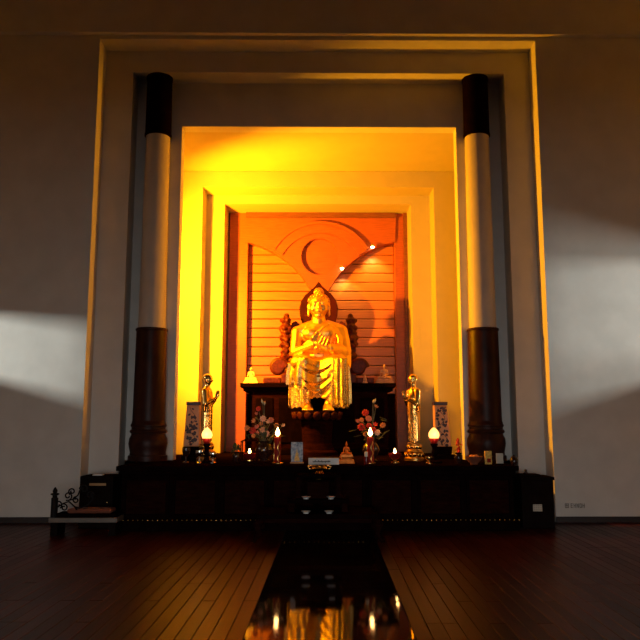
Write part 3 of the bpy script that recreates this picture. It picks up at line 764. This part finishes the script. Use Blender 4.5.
# tapering printed vases
def print_vase(px_, Y, label, lean, mats, rz):
    p = on_altar(px_, Y); H = aZ(px_, 402, Y)-ZA
    t = thing('printed_vase', label, 'vase', p, rz, 'tapering printed vases on the altar'); t.rotation_euler = (0, 0, rz)
    z0 = H*0.22
    MB().taper((0, 0, 0), (0.30, 0.26), (0.27, 0.24), z0*0.35).taper((0, 0, z0*0.35), (0.22, 0.2), (0.25, 0.22), z0*0.65).build('stand', 'black_wood', t, bevel=0.006)
    xl_ = lean
    b0, b1 = 0.245, 0.19
    hb = H*0.94-z0
    vb = MB(); vv = [(a*b0/2, e*0.09, z0) for e in (-1, 1) for a in (-1, 1)]+[(lean+a*b1/2, e*0.075, z0+hb) for e in (-1, 1) for a in (-1, 1)]
    vb.add(vv, [(0,2,3,1),(4,5,7,6),(0,1,5,4),(2,6,7,3),(0,4,6,2),(1,3,7,5)])
    bo = vb.build('body', mats, t, bevel=0.012)
    MB().taper((lean, 0, z0+hb), (b1+0.012, 0.16), (b1+0.02, 0.17), H*0.06).build('rim', 'vase_print', t, bevel=0.004)
    # vine print on the front: flat raised leaves and stem
    rn = random.Random(int(px_)); pr_ = MB(); st_ = []
    for i in range(26):
        q = i/25; st_.append((lean*q+0.055*math.sin(q*11)*(1-0.2*q), -0.0905+0.0155*q, z0+0.03+(hb-0.06)*q))
    pr_.tube(st_, 0.004, 5)
    for i in range(42):
        q = rn.uniform(0.03, 0.97); xx = lean*q+rn.uniform(-1, 1)*0.085*(1-0.22*q)
        T = Matrix.Translation((xx, -0.0905+0.0155*q, z0+hb*q)) @ rotM('Y', rn.uniform(0, PI))
        pr_.ell((0, 0, 0), (rn.uniform(0.010, 0.024), 0.004, rn.uniform(0.014, 0.032)), T, 8, 5)
    pr_.build('vine_print', 'vase_print', t, smooth=True)
print_vase(192, 0.98, 'tapering tan vase with dark vine print, left of the left standing statue', 0.01, 'vase_tan', R(0))
print_vase(443, 0.98, 'tapering pale vase with dark vine print, right of the right standing statue', -0.03, 'vase_tan', R(0))

# red-based glowing lamps
def glow_lamp(px_, Y, label):
    p = on_altar(px_, Y); H = aZ(px_, 427.5, Y)-ZA
    t = thing('oil_lamp', label, 'lamp', p, 0, 'glowing egg lamps on the altar')
    s = H*0.35
    MB().lathe([(0.10, 0), (0.10, 0.02), (0.045, 0.035), (0.03, 0.08), (0.04, 0.13), (0.03, 0.17), (0.03, H-s-0.10), (0.05, H-s-0.07), (0.05, H-s-0.05)], 20).build('stem', 'black_wood', t, smooth=False)
    MB().lathe([(0.03, H-s-0.06), (0.05, H-s-0.03), (0.066, H-s+0.015), (0.06, H-s+0.02)], 20).build('cup', 'red_metal', t, smooth=True)
    pr_ = [(0.03, 0), (0.062, 0.03), (0.074, 0.07), (0.068, 0.115), (0.045, 0.155), (0.02, 0.185), (0.004, 0.195)]
    MB().lathe([(r, H-s+0.0+z*s/0.195) for r, z in pr_], 20).build('bulb', 'bulb_glow', t, smooth=True)
    light('lamp_light', 'POINT', (0, -0.12, H-s*0.5), 1.2, (1, 0.35, 0.1), t, 0.05)
    return t
glow_lamp(206.5, -0.05, 'glowing egg-shaped lamp in front of the left standing statue')
glow_lamp(434.5, -0.05, 'glowing egg-shaped lamp in front of the right vase')

# cluster of offering cups round the left lamp
for i, (px_, Y, h_, m_, lab) in enumerate([(199.5, -0.2, 0.17, 'chrome', 'slim chrome cup just left of the left glowing lamp'),
                                           (213, -0.2, 0.14, 'chrome', 'slim chrome cup just right of the left glowing lamp'),
                                           (186, -0.1, 0.20, 'vase_dark', 'small dark pot below the left printed vase'),
                                           (429, -0.3, 0.09, 'brass', 'tiny brass cup just left of the right glowing lamp')]):
    t = thing('offering_cup', lab, 'cup', on_altar(px_, Y), 0)
    MB().lathe([(0.045, 0), (0.045, 0.012), (0.015, 0.025), (0.013, h_*0.45), (0.02, h_*0.5)], 18).build('foot', m_, t)
    o = MB().lathe([(0.02, h_*0.48), (0.045, h_*0.6), (0.055, h_*0.8), (0.052, h_), (0.046, h_), (0.046, h_*0.8), (0.02, h_*0.6)], 18).build('bowl', m_, t); auto_smooth(o, 50)
# dark little shrub figure shapes
def sprig(px_, Y, h_, wd, label, lm, n=16, seed=1):
    rn = random.Random(seed)
    t = thing('potted_sprig', label, 'plant', on_altar(px_, Y), 0)
    o = MB().lathe([(0.035, 0), (0.05, 0.05), (0.055, 0.10), (0.04, 0.12), (0.05, 0.14), (0.04, 0.14), (0.03, 0.11)], 16).build('pot', 'vase_dark', t); auto_smooth(o, 50)
    MB().tube([(0, 0, 0.1), (0.01, 0, h_*0.6), (0, 0, h_*0.9)], 0.006, 6).build('stem', 'leaf', t)
    for i in range(n):
        a = rn.uniform(0, 2*PI); z = rn.uniform(0.14, h_); r_ = wd*(0.3+0.7*rn.random())*(1-0.4*z/h_)
        T = Matrix.Translation((r_*math.cos(a), r_*math.sin(a), z)) @ rotM('Z', a) @ rotM('Y', rn.uniform(0.3, 1.3))
        MB().ell((0, 0, 0), (0.035, 0.016, 0.006), T, 8, 5).build('leaf', lm, t, smooth=True)
sprig(458.5, -0.2, 0.31, 0.05, 'small dark red sprig in a pot left of the right column', 'petal_red', 18, 5)
sprig(236, 0.2, 0.24, 0.09, 'low dark bushy plant right of the left standing statue', 'leaf', 30, 6)

# candle lanterns with tealights
def tealight(px_, Y, label, dark):
    t = thing('tealight_holder', label, 'candle', on_altar(px_, Y), 0)
    zc = aZ(px_, 456, Y)-ZA
    if dark:
        W_ = 0.21; H_ = aZ(px_, 441, Y)-ZA
        for a in (-1, 1):
            for e in (-1, 1): MB().box((a*W_/2, e*W_/2, H_/2), (0.014, 0.014, H_)).build('lantern_post', 'dark_wood', t)
        MB().taper((0, 0, H_), (W_+0.03, W_+0.03), (W_*0.6, W_*0.6), 0.025).build('lantern_top', 'dark_wood', t)
        MB().box((0, 0, 0.015), (W_+0.03, W_+0.03, 0.03)).build('lantern_base', 'dark_wood', t)
    else:
        MB().lathe([(0.06, 0), (0.06, 0.012), (0.018, 0.025), (0.015, zc-0.055), (0.03, zc-0.045)], 18).build('foot', 'brass', t)
    if dark: MB().lathe([(0.05, 0.03), (0.05, 0.04), (0.018, 0.05), (0.018, zc-0.05)], 14).build('foot', 'brass', t)
    o = MB().lathe([(0.03, zc-0.05), (0.065, zc-0.03), (0.085, zc+0.01), (0.085, zc+0.04), (0.078, zc+0.04), (0.075, zc+0.005), (0.03, zc-0.025)], 20).build('bowl', 'red_glass', t); auto_smooth(o, 50)
    MB().lathe([(0.03, zc-0.03), (0.035, zc+0.035)], 14).build('wax', 'white_wax', t)
    MB().lathe([(0.006, zc+0.035), (0.019, zc+0.05), (0.016, zc+0.068), (0.003, zc+0.10)], 12).build('flame', 'flame', t, smooth=True)
    light('flame_light', 'POINT', (0, -0.10, zc+0.12), 0.5, (1, 0.45, 0.12), t, 0.02)
tealight(249.5, -0.1, 'tealight in a red bowl inside a dark lantern frame', True)
tealight(395, -0.1, 'tealight in a red bowl left of the right standing statue', False)

# red pillar candles
def candle(px_, Y, label):
    H = aZ(px_, 437, Y)-ZA
    t = thing('pillar_candle', label, 'candle', on_altar(px_, Y), 0, 'tall red candles on the altar')
    MB().lathe([(0.075, 0), (0.075, 0.012), (0.05, 0.02)], 20).build('dish', 'brass', t)
    o = MB().lathe([(0.045, 0.02), (0.045, H-0.01), (0.035, H)], 24).build('wax', 'red_wax', t); auto_smooth(o)
    rp_ = MB()
    for i in range(60):
        a = -1.2+0.30*math.sin(i*1.9)+(i % 3)*2.09; rp_.box((0.045*math.cos(a), 0.045*math.sin(a), 0.03+i*(H-0.08)/60), (0.006, 0.012, 0.012), rz=a)
    rp_.build('gold_pattern', 'gold_paper', t)
    MB().tube([(0, 0, H-0.005), (0.002, 0, H+0.02)], 0.003, 6).build('wick', 'ink', t)
    MB().lathe([(0.010, H+0.012), (0.030, H+0.038), (0.028, H+0.062), (0.012, H+0.10), (0.003, H+0.125)], 14).build('flame', 'flame', t, smooth=True)
    light('flame_light', 'POINT', (0, -0.08, H+0.10), 0.8, (1, 0.42, 0.12), t, 0.03)
candle(277.5, -0.25, 'tall red candle with gold pattern, left of the picture card')
candle(370.5, -0.25, 'tall red candle with gold pattern, in front of the right bouquet')
t = thing('votive_candle', 'short white candle in a red cup beside the right tall candle', 'candle', on_altar(366.2, -0.42), 0)
o = MB().lathe([(0.03, 0), (0.033, 0.10), (0.029, 0.10), (0.027, 0.02)], 16).build('cup', 'red_glass', t); auto_smooth(o, 50)
MB().lathe([(0.022, 0.02), (0.022, 0.155), (0.015, 0.16)], 14).build('wax', 'white_wax', t)

# bouquets
def flower_mesh(m_, r, kind, seed):
    rn = random.Random(seed); mb = MB()
    if kind == 'ball':
        for ring, (n_, el, rr) in enumerate([(9, 0.25, 1.0), (8, 0.65, 0.85), (6, 1.05, 0.6), (3, 1.4, 0.3)]):
            for i in range(n_):
                a = 2*PI*i/n_+ring*0.4
                T = rotM('Z', a) @ Matrix.Translation((r*rr*0.6, 0, r*math.sin(el)*0.6)) @ rotM('Y', -el+0.2)
                mb.ell((0, 0, 0), (r*0.5, r*0.26, r*0.10), T, 8, 5)
    else:
        for i in range(6):
            a = 2*PI*i/6
            T = rotM('Z', a) @ Matrix.Translation((r*0.55, 0, r*0.25)) @ rotM('Y', -0.6)
            mb.ell((0, 0, 0), (r*0.65, r*0.28, r*0.06), T, 8, 5)
        mb.ell((0, 0, r*0.1), r*0.2, nu=8, nv=6)
    return mb.mesh('flower', m_, smooth=True)
def bouquet(px_, Y, label, flowers, seed, tips):
    rn = random.Random(seed)
    x0, _, _ = on_altar(px_, Y); t = thing('flower_vase', label, 'flowers', (x0, Y, ZA), 0, 'bouquets on the altar')
    zv = aZ(px_, 441, Y)-ZA
    o = MB().lathe([(0.085, 0), (0.09, 0.015), (0.06, 0.03), (0.10, 0.10), (0.125, zv*0.55), (0.10, zv*0.8), (0.07, zv*0.92), (0.09, zv), (0.08, zv), (0.06, zv*0.9)], 24).build('vase', 'vase_dark', t); auto_smooth(o, 50)
    for i, (fx, fy, rpx, m_, kind) in enumerate(flowers):
        dY = rn.uniform(-0.14, 0.10)
        xx, zz = at(fx, fy, Y+dY); r_ = rpx/73*1.0
        P = Vector((xx-x0, dY, zz-ZA))
        st_ = MB().tube([(P.x*0.08, 0, zv*0.8), (P.x*0.45, dY*0.5, zv+(P.z-zv)*0.55), tuple(P)], 0.005, 5).build('stem', 'leaf', t)
        fo = link('flower', flower_mesh(m_, r_, kind, i), t, P)
        fo.rotation_euler = (R(rn.uniform(45, 80)), rn.uniform(-0.3, 0.3), rn.uniform(-0.5, 0.5))
    for i in range(26):
        a = rn.uniform(0, 2*PI); q = rn.random(); r_ = 0.06+0.2*q
        z = zv+rn.uniform(-0.02, 0.32)
        T = Matrix.Translation((r_*math.cos(a), r_*0.6*math.sin(a), z)) @ rotM('Z', a) @ rotM('Y', rn.uniform(-1.2, 0.3))
        MB().ell((0, 0, 0), (0.06, 0.022, 0.006), T, 8, 5).build('leaf', 'leaf', t, smooth=True)
    for (fx, fy, dx, dy) in tips:
        xx, zz = at(fx, fy, Y); x2, z2 = at(fx+dx, fy+dy, Y)
        MB().tube([(0, 0, zv*0.8), ((xx-x0)*0.6, 0, (zz-ZA)*0.7), (xx-x0, 0, zz-ZA)], 0.004, 5).build('stem', 'leaf', t)
        MB().tube([(xx-x0, 0, zz-ZA), ((xx+x2)/2-x0, -0.01, (zz+z2)/2-ZA), (x2-x0, 0, z2-ZA)], [0.006, 0.016, 0.003], 6).build('bud', 'leaf_pale', t, smooth=True)
bouquet(264, 0.35, 'bouquet of pale and pink flowers in a dark vase, left of the pedestal front',
        [(263, 419, 3.4, 'petal_white', 'ball'), (271, 420.5, 3.2, 'petal_pink', 'ball'), (258.5, 409, 2.6, 'petal_red', 'ball'), (254, 421, 2.6, 'petal_orange', 'star'),
         (276.5, 425.5, 2.6, 'petal_orange', 'ball'), (283.5, 426, 2.3, 'petal_white', 'star'), (247, 428.5, 3.2, 'petal_orange', 'ball'), (252.5, 431, 3.6, 'petal_red', 'ball'),
         (262.5, 430, 3.2, 'petal_white', 'ball'), (266.5, 434, 3.4, 'petal_white', 'ball'), (257, 427, 2.6, 'petal_pink', 'ball'), (261, 424, 2.4, 'petal_orange', 'ball'),
         (257.5, 433, 2.6, 'petal_pink', 'star'), (253.5, 436, 2.4, 'petal_orange', 'ball'), (268, 422, 2.2, 'petal_white', 'star'), (256, 414, 2.0, 'petal_pink', 'star')], 11,
        [(263, 404, -1.5, -5), (264.5, 405, 0.5, -4)])
bouquet(371, 0.35, 'bouquet of red and orange flowers in a dark vase, right of the pedestal front',
        [(365.5, 413, 3.6, 'petal_red', 'ball'), (368.5, 419, 3.4, 'petal_pink', 'ball'), (361.5, 427.5, 4.2, 'petal_red', 'ball'), (357.5, 421.5, 2.4, 'petal_pink', 'star'),
         (361.5, 420, 2.4, 'petal_orange', 'ball'), (383, 425.5, 3.0, 'petal_orange', 'ball'), (377.5, 432.5, 3.2, 'petal_white', 'ball'), (366, 434, 3.0, 'petal_orange', 'ball'),
         (373.5, 430, 3.0, 'petal_red', 'ball'), (375, 425, 2.8, 'petal_red', 'star'), (369, 426, 3.0, 'petal_red', 'ball'), (376, 407, 2.4, 'petal_orange', 'star')], 12,
        [(373, 403, 0.8, -3.5), (374.5, 402.5, 1.0, -4)])

# picture card on a small easel
Yk = -0.25; x, z1_ = at(297, 442.3, Yk)
t = thing('picture_card', 'blue picture card with a golden figure, right of the left tall candle', 'picture', (x, Yk, ZA))
cw = aX(303, 450, Yk)-aX(291.2, 450, Yk); ch = z1_-ZA
MB().box((0, 0, ch/2+0.012), (cw, 0.012, ch-0.02)).build('card', 'card_blue', t)
fg = [(-0.25, 0.05), (0.25, 0.05), (0.20, 0.2), (0.14, 0.3), (0.12, 0.42), (0.05, 0.46), (0.04, 0.55), (0, 0.62), (-0.04, 0.55), (-0.05, 0.46), (-0.12, 0.42), (-0.14, 0.3), (-0.20, 0.2)]
MB().prism([(a*cw, 0.02+b*ch) for a, b in fg], -0.0085, -0.006).build('printed_figure', 'yellow_card', t)
MB().box((0, -0.005, 0.009), (cw*1.15, 0.06, 0.018)).build('stand', 'tan_paper', t)
# white plaque
Yk = -0.5; xa, za = at(308.5, 458, Yk); xb = aX(339, 458, Yk)
t = thing('plaque', 'long low white plaque with dark writing at the middle of the altar edge', 'plaque', ((xa+xb)/2, Yk, ZA))
Wk = xb-xa; Hk = za-ZA
MB().box((0, 0, Hk/2), (Wk, 0.05, Hk)).build('board', 'white_paper', t, bevel=0.003)
wr_ = MB(); rn = random.Random(4); xx = -Wk*0.36
while xx < Wk*0.22:
    l = rn.uniform(0.006, 0.016); wr_.box((xx+l/2, -0.0255, Hk*0.5+rn.uniform(-0.004, 0.004)), (l, 0.002, rn.uniform(0.010, 0.022))); xx += l+0.004
wr_.build('writing', 'ink', t)

# small things at the right end of the altar
Yk = -0.45
t = thing('offering_bowl', 'shallow red-brown bowl at the foot of the right column', 'bowl', on_altar(474, Yk))
o = MB().lathe([(0.05, 0), (0.05, 0.015), (0.09, 0.05), (0.115, 0.10), (0.105, 0.10), (0.08, 0.055), (0.03, 0.03)], 24).build('bowl', 'cushion', t); auto_smooth(o, 50)
for dx, dy in ((-0.03, 0), (0.035, 0.01), (0.0, -0.035)): MB().ell((dx, dy, 0.09), 0.034).build('fruit', 'petal_orange', t, smooth=True)
x = aX(488, 455, Yk)
t = thing('yellow_packet', 'small upright yellow packet leaning at the foot of the right column', 'packet', (x, Yk, ZA), R(6))
MB().box((0, 0, 0.085), (0.09, 0.035, 0.17)).build('packet', 'yellow_card', t, bevel=0.004)
MB().box((0.005, -0.0185, 0.05), (0.05, 0.002, 0.05)).build('print', 'red_wax', t)
x = aX(499.5, 455, Yk)
t = thing('white_card', 'small pale card stand right of the yellow packet', 'card', (x, Yk, ZA), R(-8))
MB().box((0, 0, 0.075), (0.09, 0.012, 0.13)).build('card', 'label_paper', t)
MB().box((0, 0.0, 0.006), (0.10, 0.07, 0.012)).build('foot', 'box_black', t)
x = aX(512, 460, Yk)
t = thing('dark_jar', 'small dark lidded jar at the right end of the altar', 'jar', (aX(514, 460, -0.55), -0.55, ZA))
o = MB().lathe([(0.04, 0), (0.05, 0.03), (0.05, 0.07), (0.035, 0.09)], 18).build('body', 'vase_dark', t); auto_smooth(o, 50)
MB().lathe([(0.04, 0.09), (0.03, 0.105), (0.01, 0.115), (0.012, 0.125)], 18).build('lid', 'vase_dark', t)

# ------------------------------------------------------------------ offering table in front of the altar
TY = -1.45
tx = aX(318, 515, TY)
zT = aZ(318, 514, TY-0.35)
t = thing('offering_table', 'wide low dark offering table on the floor before the altar', 'table', (tx, TY, 0))
tw = aX(380, 515, TY-0.35)-aX(256, 515, TY-0.35)
MB().box((0, 0, zT-0.025), (tw, 0.74, 0.05)).build('tabletop', 'black_wood', t, bevel=0.01)
MB().box((0, 0, zT-0.075), (tw-0.1, 0.66, 0.05)).build('apron', 'dark_wood', t, bevel=0.008)
for a in (-1, 1):
    for e in (-1, 1):
        MB().tube([(a*(tw/2-0.06), e*0.30, zT-0.06), (a*(tw/2-0.01), e*0.33, zT-0.12), (a*(tw/2-0.03), e*0.32, zT*0.35), (a*(tw/2+0.03), e*0.34, 0.022)], [0.05, 0.05, 0.032, 0.022], 10).build('leg', 'dark_wood', t, smooth=True)
zU = aZ(318, 500, TY-0.2)
t2 = thing('altar_stand', 'smaller dark stand with two posts set on the low offering table', 'stand', (tx, TY+0.05, zT))
uw = aX(349, 500, TY)-aX(288, 500, TY)
MB().box((0, 0, zU-zT-0.02), (uw, 0.45, 0.04)).build('shelf', 'black_wood', t2, bevel=0.008)
for a in (-1, 1):
    for e in (-1, 1): MB().taper((a*(uw/2-0.05), e*0.17, 0), (0.07, 0.07), (0.05, 0.05), zU-zT-0.04).build('foot', 'dark_wood', t2)
zV = aZ(318, 474, TY)-zT
for px_ in (298.5, 338.5):
    xo = aX(px_, 490, TY)-tx
    MB().lathe([(0.05, zU-zT), (0.05, zU-zT+0.03), (0.03, zU-zT+0.05), (0.034, zV-0.12), (0.045, zV-0.08), (0.03, zV-0.05), (0.035, zV-0.03)], 16, c=(xo, 0, 0)).build('post', 'dark_wood', t2)
xo = aX(318, 490, TY)-tx
MB().span(aX(296, 490, TY)-tx, aX(341, 490, TY)-tx, -0.17, 0.17, zV-0.03, zV).build('upper_shelf', 'black_wood', t2, bevel=0.006)
MB().box((xo, 0.02, (zU-zT)+0.095), (0.25, 0.24, 0.19)).build('drawer_box', 'dark_wood', t2, bevel=0.008)
t = thing('incense_burner', 'small brass two-handled incense burner on the stand before the altar', 'incense burner', (aX(319.5, 472, TY), TY, zT+zV))
o = MB().lathe([(0.05, 0), (0.055, 0.008), (0.03, 0.02), (0.07, 0.04), (0.085, 0.065), (0.07, 0.085), (0.08, 0.095), (0.07, 0.095), (0.05, 0.07)], 22).build('bowl', 'brass', t); auto_smooth(o, 50)
for s in (-1, 1):
    MB().tube([(s*0.075, 0, 0.05), (s*0.12, 0, 0.06), (s*0.13, 0, 0.085), (s*0.10, 0, 0.095), (s*0.075, 0, 0.085)], 0.009, 8).build('handle', 'brass', t, smooth=True)
# second vessel lower down
t = thing('brass_pot', 'squat brass pot on the drawer box under the incense burner', 'pot', (aX(319, 480, TY-0.1), TY+0.04, zU+0.19))
o = MB().lathe([(0.04, 0), (0.065, 0.02), (0.06, 0.04), (0.045, 0.05)], 18).build('body', 'brass', t); auto_smooth(o, 50)
MB().ell((0, 0, 0.055), (0.02, 0.02, 0.014)).build('lid_knob', 'chrome', t, smooth=True)
# white dishes added in place of pale reflections on the table and stand
for px_, zz, yy, lab in ((306, zU, TY-0.09, 'small white dish standing in for a pale reflection on the stand, left of the drawer box'), (331, zU, TY-0.09, 'small white dish standing in for a pale reflection on the stand, right of the drawer box'),
                         (306, zT, TY-0.30, 'small white dish standing in for a pale reflection on the low table, left one'), (329, zT, TY-0.30, 'small white dish standing in for a pale reflection on the low table, right one')):
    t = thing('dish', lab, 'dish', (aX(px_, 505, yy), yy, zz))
    o = MB().lathe([(0.03, 0), (0.03, 0.008), (0.055, 0.028), (0.05, 0.028), (0.028, 0.012)], 20).build('bowl', 'glint_white', t); auto_smooth(o, 50)
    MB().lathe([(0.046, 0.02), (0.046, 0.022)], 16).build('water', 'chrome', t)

# ------------------------------------------------------------------ left: cabinet and low bench
CY0 = -0.55
cxl, cxr = aX(79, 500, CY0), aX(112.5, 500, CY0); cz = aZ(95, 476, CY0)
t = thing('side_cabinet', 'small black cabinet with paper labels left of the altar', 'cabinet', ((cxl+cxr)/2, CY0+0.22, 0))
cw = cxr-cxl
MB().box((0, 0, cz/2), (cw, 0.44, cz-0.004)).build('body', 'box_black', t, bevel=0.008)
dr = MB().box((0, -0.225, cz*0.5), (cw-0.05, 0.014, cz*0.82)).build('door', 'box_black', t, bevel=0.004)
MB().ell((cw*0.36, -0.243, cz*0.5), 0.016, nu=10, nv=7).build('knob', 'brass', dr, smooth=True)
MB().box((0.02, -0.234, cz*0.84), (cw*0.5, 0.004, 0.03)).build('label_strip', 'tan_paper', t)
MB().box((0.01, -0.234, cz*0.27), (0.16, 0.004, 0.06)).build('label', 'label_paper', t)
t = thing('paper_slip', 'small white paper slip on top of the side cabinet', 'paper', (aX(96, 477, CY0), CY0+0.1, cz))
MB().box((0, 0, 0.008), (0.12, 0.10, 0.012)).build('slip', 'white_paper', t)

BY = -1.16
bx0, bx1 = aX(48.5, 518, BY), aX(117, 518, BY)
t = thing('low_bench', 'low bench with brown cushion, finial post and scrolled iron side', 'bench', (0, BY, 0))
zb_ = aZ(80, 521, BY)
MB().span(bx0, bx1, 0, 0.32, max(0.03, zb_-0.02), zb_+0.035).build('plank', 'bench_edge', t, bevel=0.006)
for xx in (bx0+0.06, bx1-0.06): MB().span(xx-0.04, xx+0.04, 0.02, 0.30, 0, max(0.03, zb_-0.02)).build('foot', 'box_black', t)
zc1 = aZ(80, 515, BY)
MB().span(bx0+0.06, bx1-0.02, 0.03, 0.30, zb_+0.035, zc1+0.01).build('frame', 'black_wood', t, bevel=0.005)
zc2 = aZ(80, 509.5, BY)
MB().span(bx0+0.19, bx1-0.08, 0.05, 0.28, zc1+0.01, zc2).build('cushion', 'cushion', t, bevel=0.025)
zp = aZ(51, 494, BY)
ps = MB().lathe([(0.04, zb_+0.035), (0.04, zp-0.05), (0.028, zp-0.045), (0.028, zp-0.02), (0.05, zp-0.012), (0.05, zp+0.0), (0.022, zp+0.01), (0.03, zp+0.03), (0.022, zp+0.05), (0.006, zp+0.075)], 16, c=(bx0+0.045, 0.05, 0)).build('post', 'iron', t)
def P(px_, py_): x_, z_ = at(px_, py_, BY+0.06); return (x_, 0.06, z_)
def curl(cx_, cy_, r, a0, turns, n=26):
    return [P(cx_+r*(1-0.75*i/n)*math.cos(a0+turns*2*PI*i/n), cy_-r*(1-0.75*i/n)*math.sin(a0+turns*2*PI*i/n)) for i in range(n+1)]
for pts in ([P(54, 511), P(58, 507), P(63, 503.5), P(69, 501.5), P(75, 507), P(77, 510)], curl(58, 504.5, 4.2, R(-60), 1.2), curl(64, 507.5, 3.8, R(120), -1.2), curl(68, 496, 4.4, R(-100), 1.3),
            [P(66, 500.5), P(70, 500), P(74, 499), P(78, 495), P(80, 490), P(82, 487)], curl(72, 491.5, 3.6, R(-120), -1.3), curl(76, 500, 3.4, R(90), 1.2), curl(84, 489, 4.5, R(180), -1.2), [P(75, 507), P(80, 508), P(88, 505), P(93, 499), P(92, 493)], curl(90, 495, 3.8, R(0), 1.2)):
    MB().tube(pts, 0.009, 6).build('iron_scroll', 'iron', t, smooth=True)

# ------------------------------------------------------------------ right: donation box
DY = -0.60
dx0, dx1 = aX(521, 500, DY), aX(555.5, 500, DY); dz = aZ(538, 477, DY)
t = thing('donation_box', 'black donation box with a pale label right of the altar', 'box', ((dx0+dx1)/2, DY+0.22, 0))
dw = dx1-dx0
MB().box((0, 0, dz/2-0.02), (dw-0.03, 0.42, dz-0.042)).build('body', 'box_black', t, bevel=0.006)
MB().box((0, 0, dz-0.02), (dw, 0.45, 0.04)).build('lid', 'box_black', t, bevel=0.006)
lb = MB().box((-0.01, -0.213, dz*0.40), (0.115, 0.004, 0.085)).build('label', 'label_paper', t)
wr_ = MB()
for r_ in range(3):
    for q in range(4): wr_.box((-0.052+q*0.028, -0.2155, dz*0.40+0.025-0.025*r_), (0.02, 0.001, 0.007))
wr_.build('writing', 'grey_ink', lb)
t = thing('folded_tray', 'thin dark tray lying on the donation box', 'tray', (aX(531, 476, DY), DY+0.14, dz))
MB().box((0, 0, 0.016), (0.27, 0.2, 0.032)).build('tray', 'box_black', t, bevel=0.008)
t = thing('ornament', 'tiny dark ornament standing on the tray of the donation box', 'ornament', (aX(529, 470, DY), DY+0.15, dz+0.032))
MB().lathe([(0.03, 0), (0.03, 0.015), (0.012, 0.02), (0.02, 0.035), (0.012, 0.055)], 14).build('body', 'vase_dark', t, smooth=True)
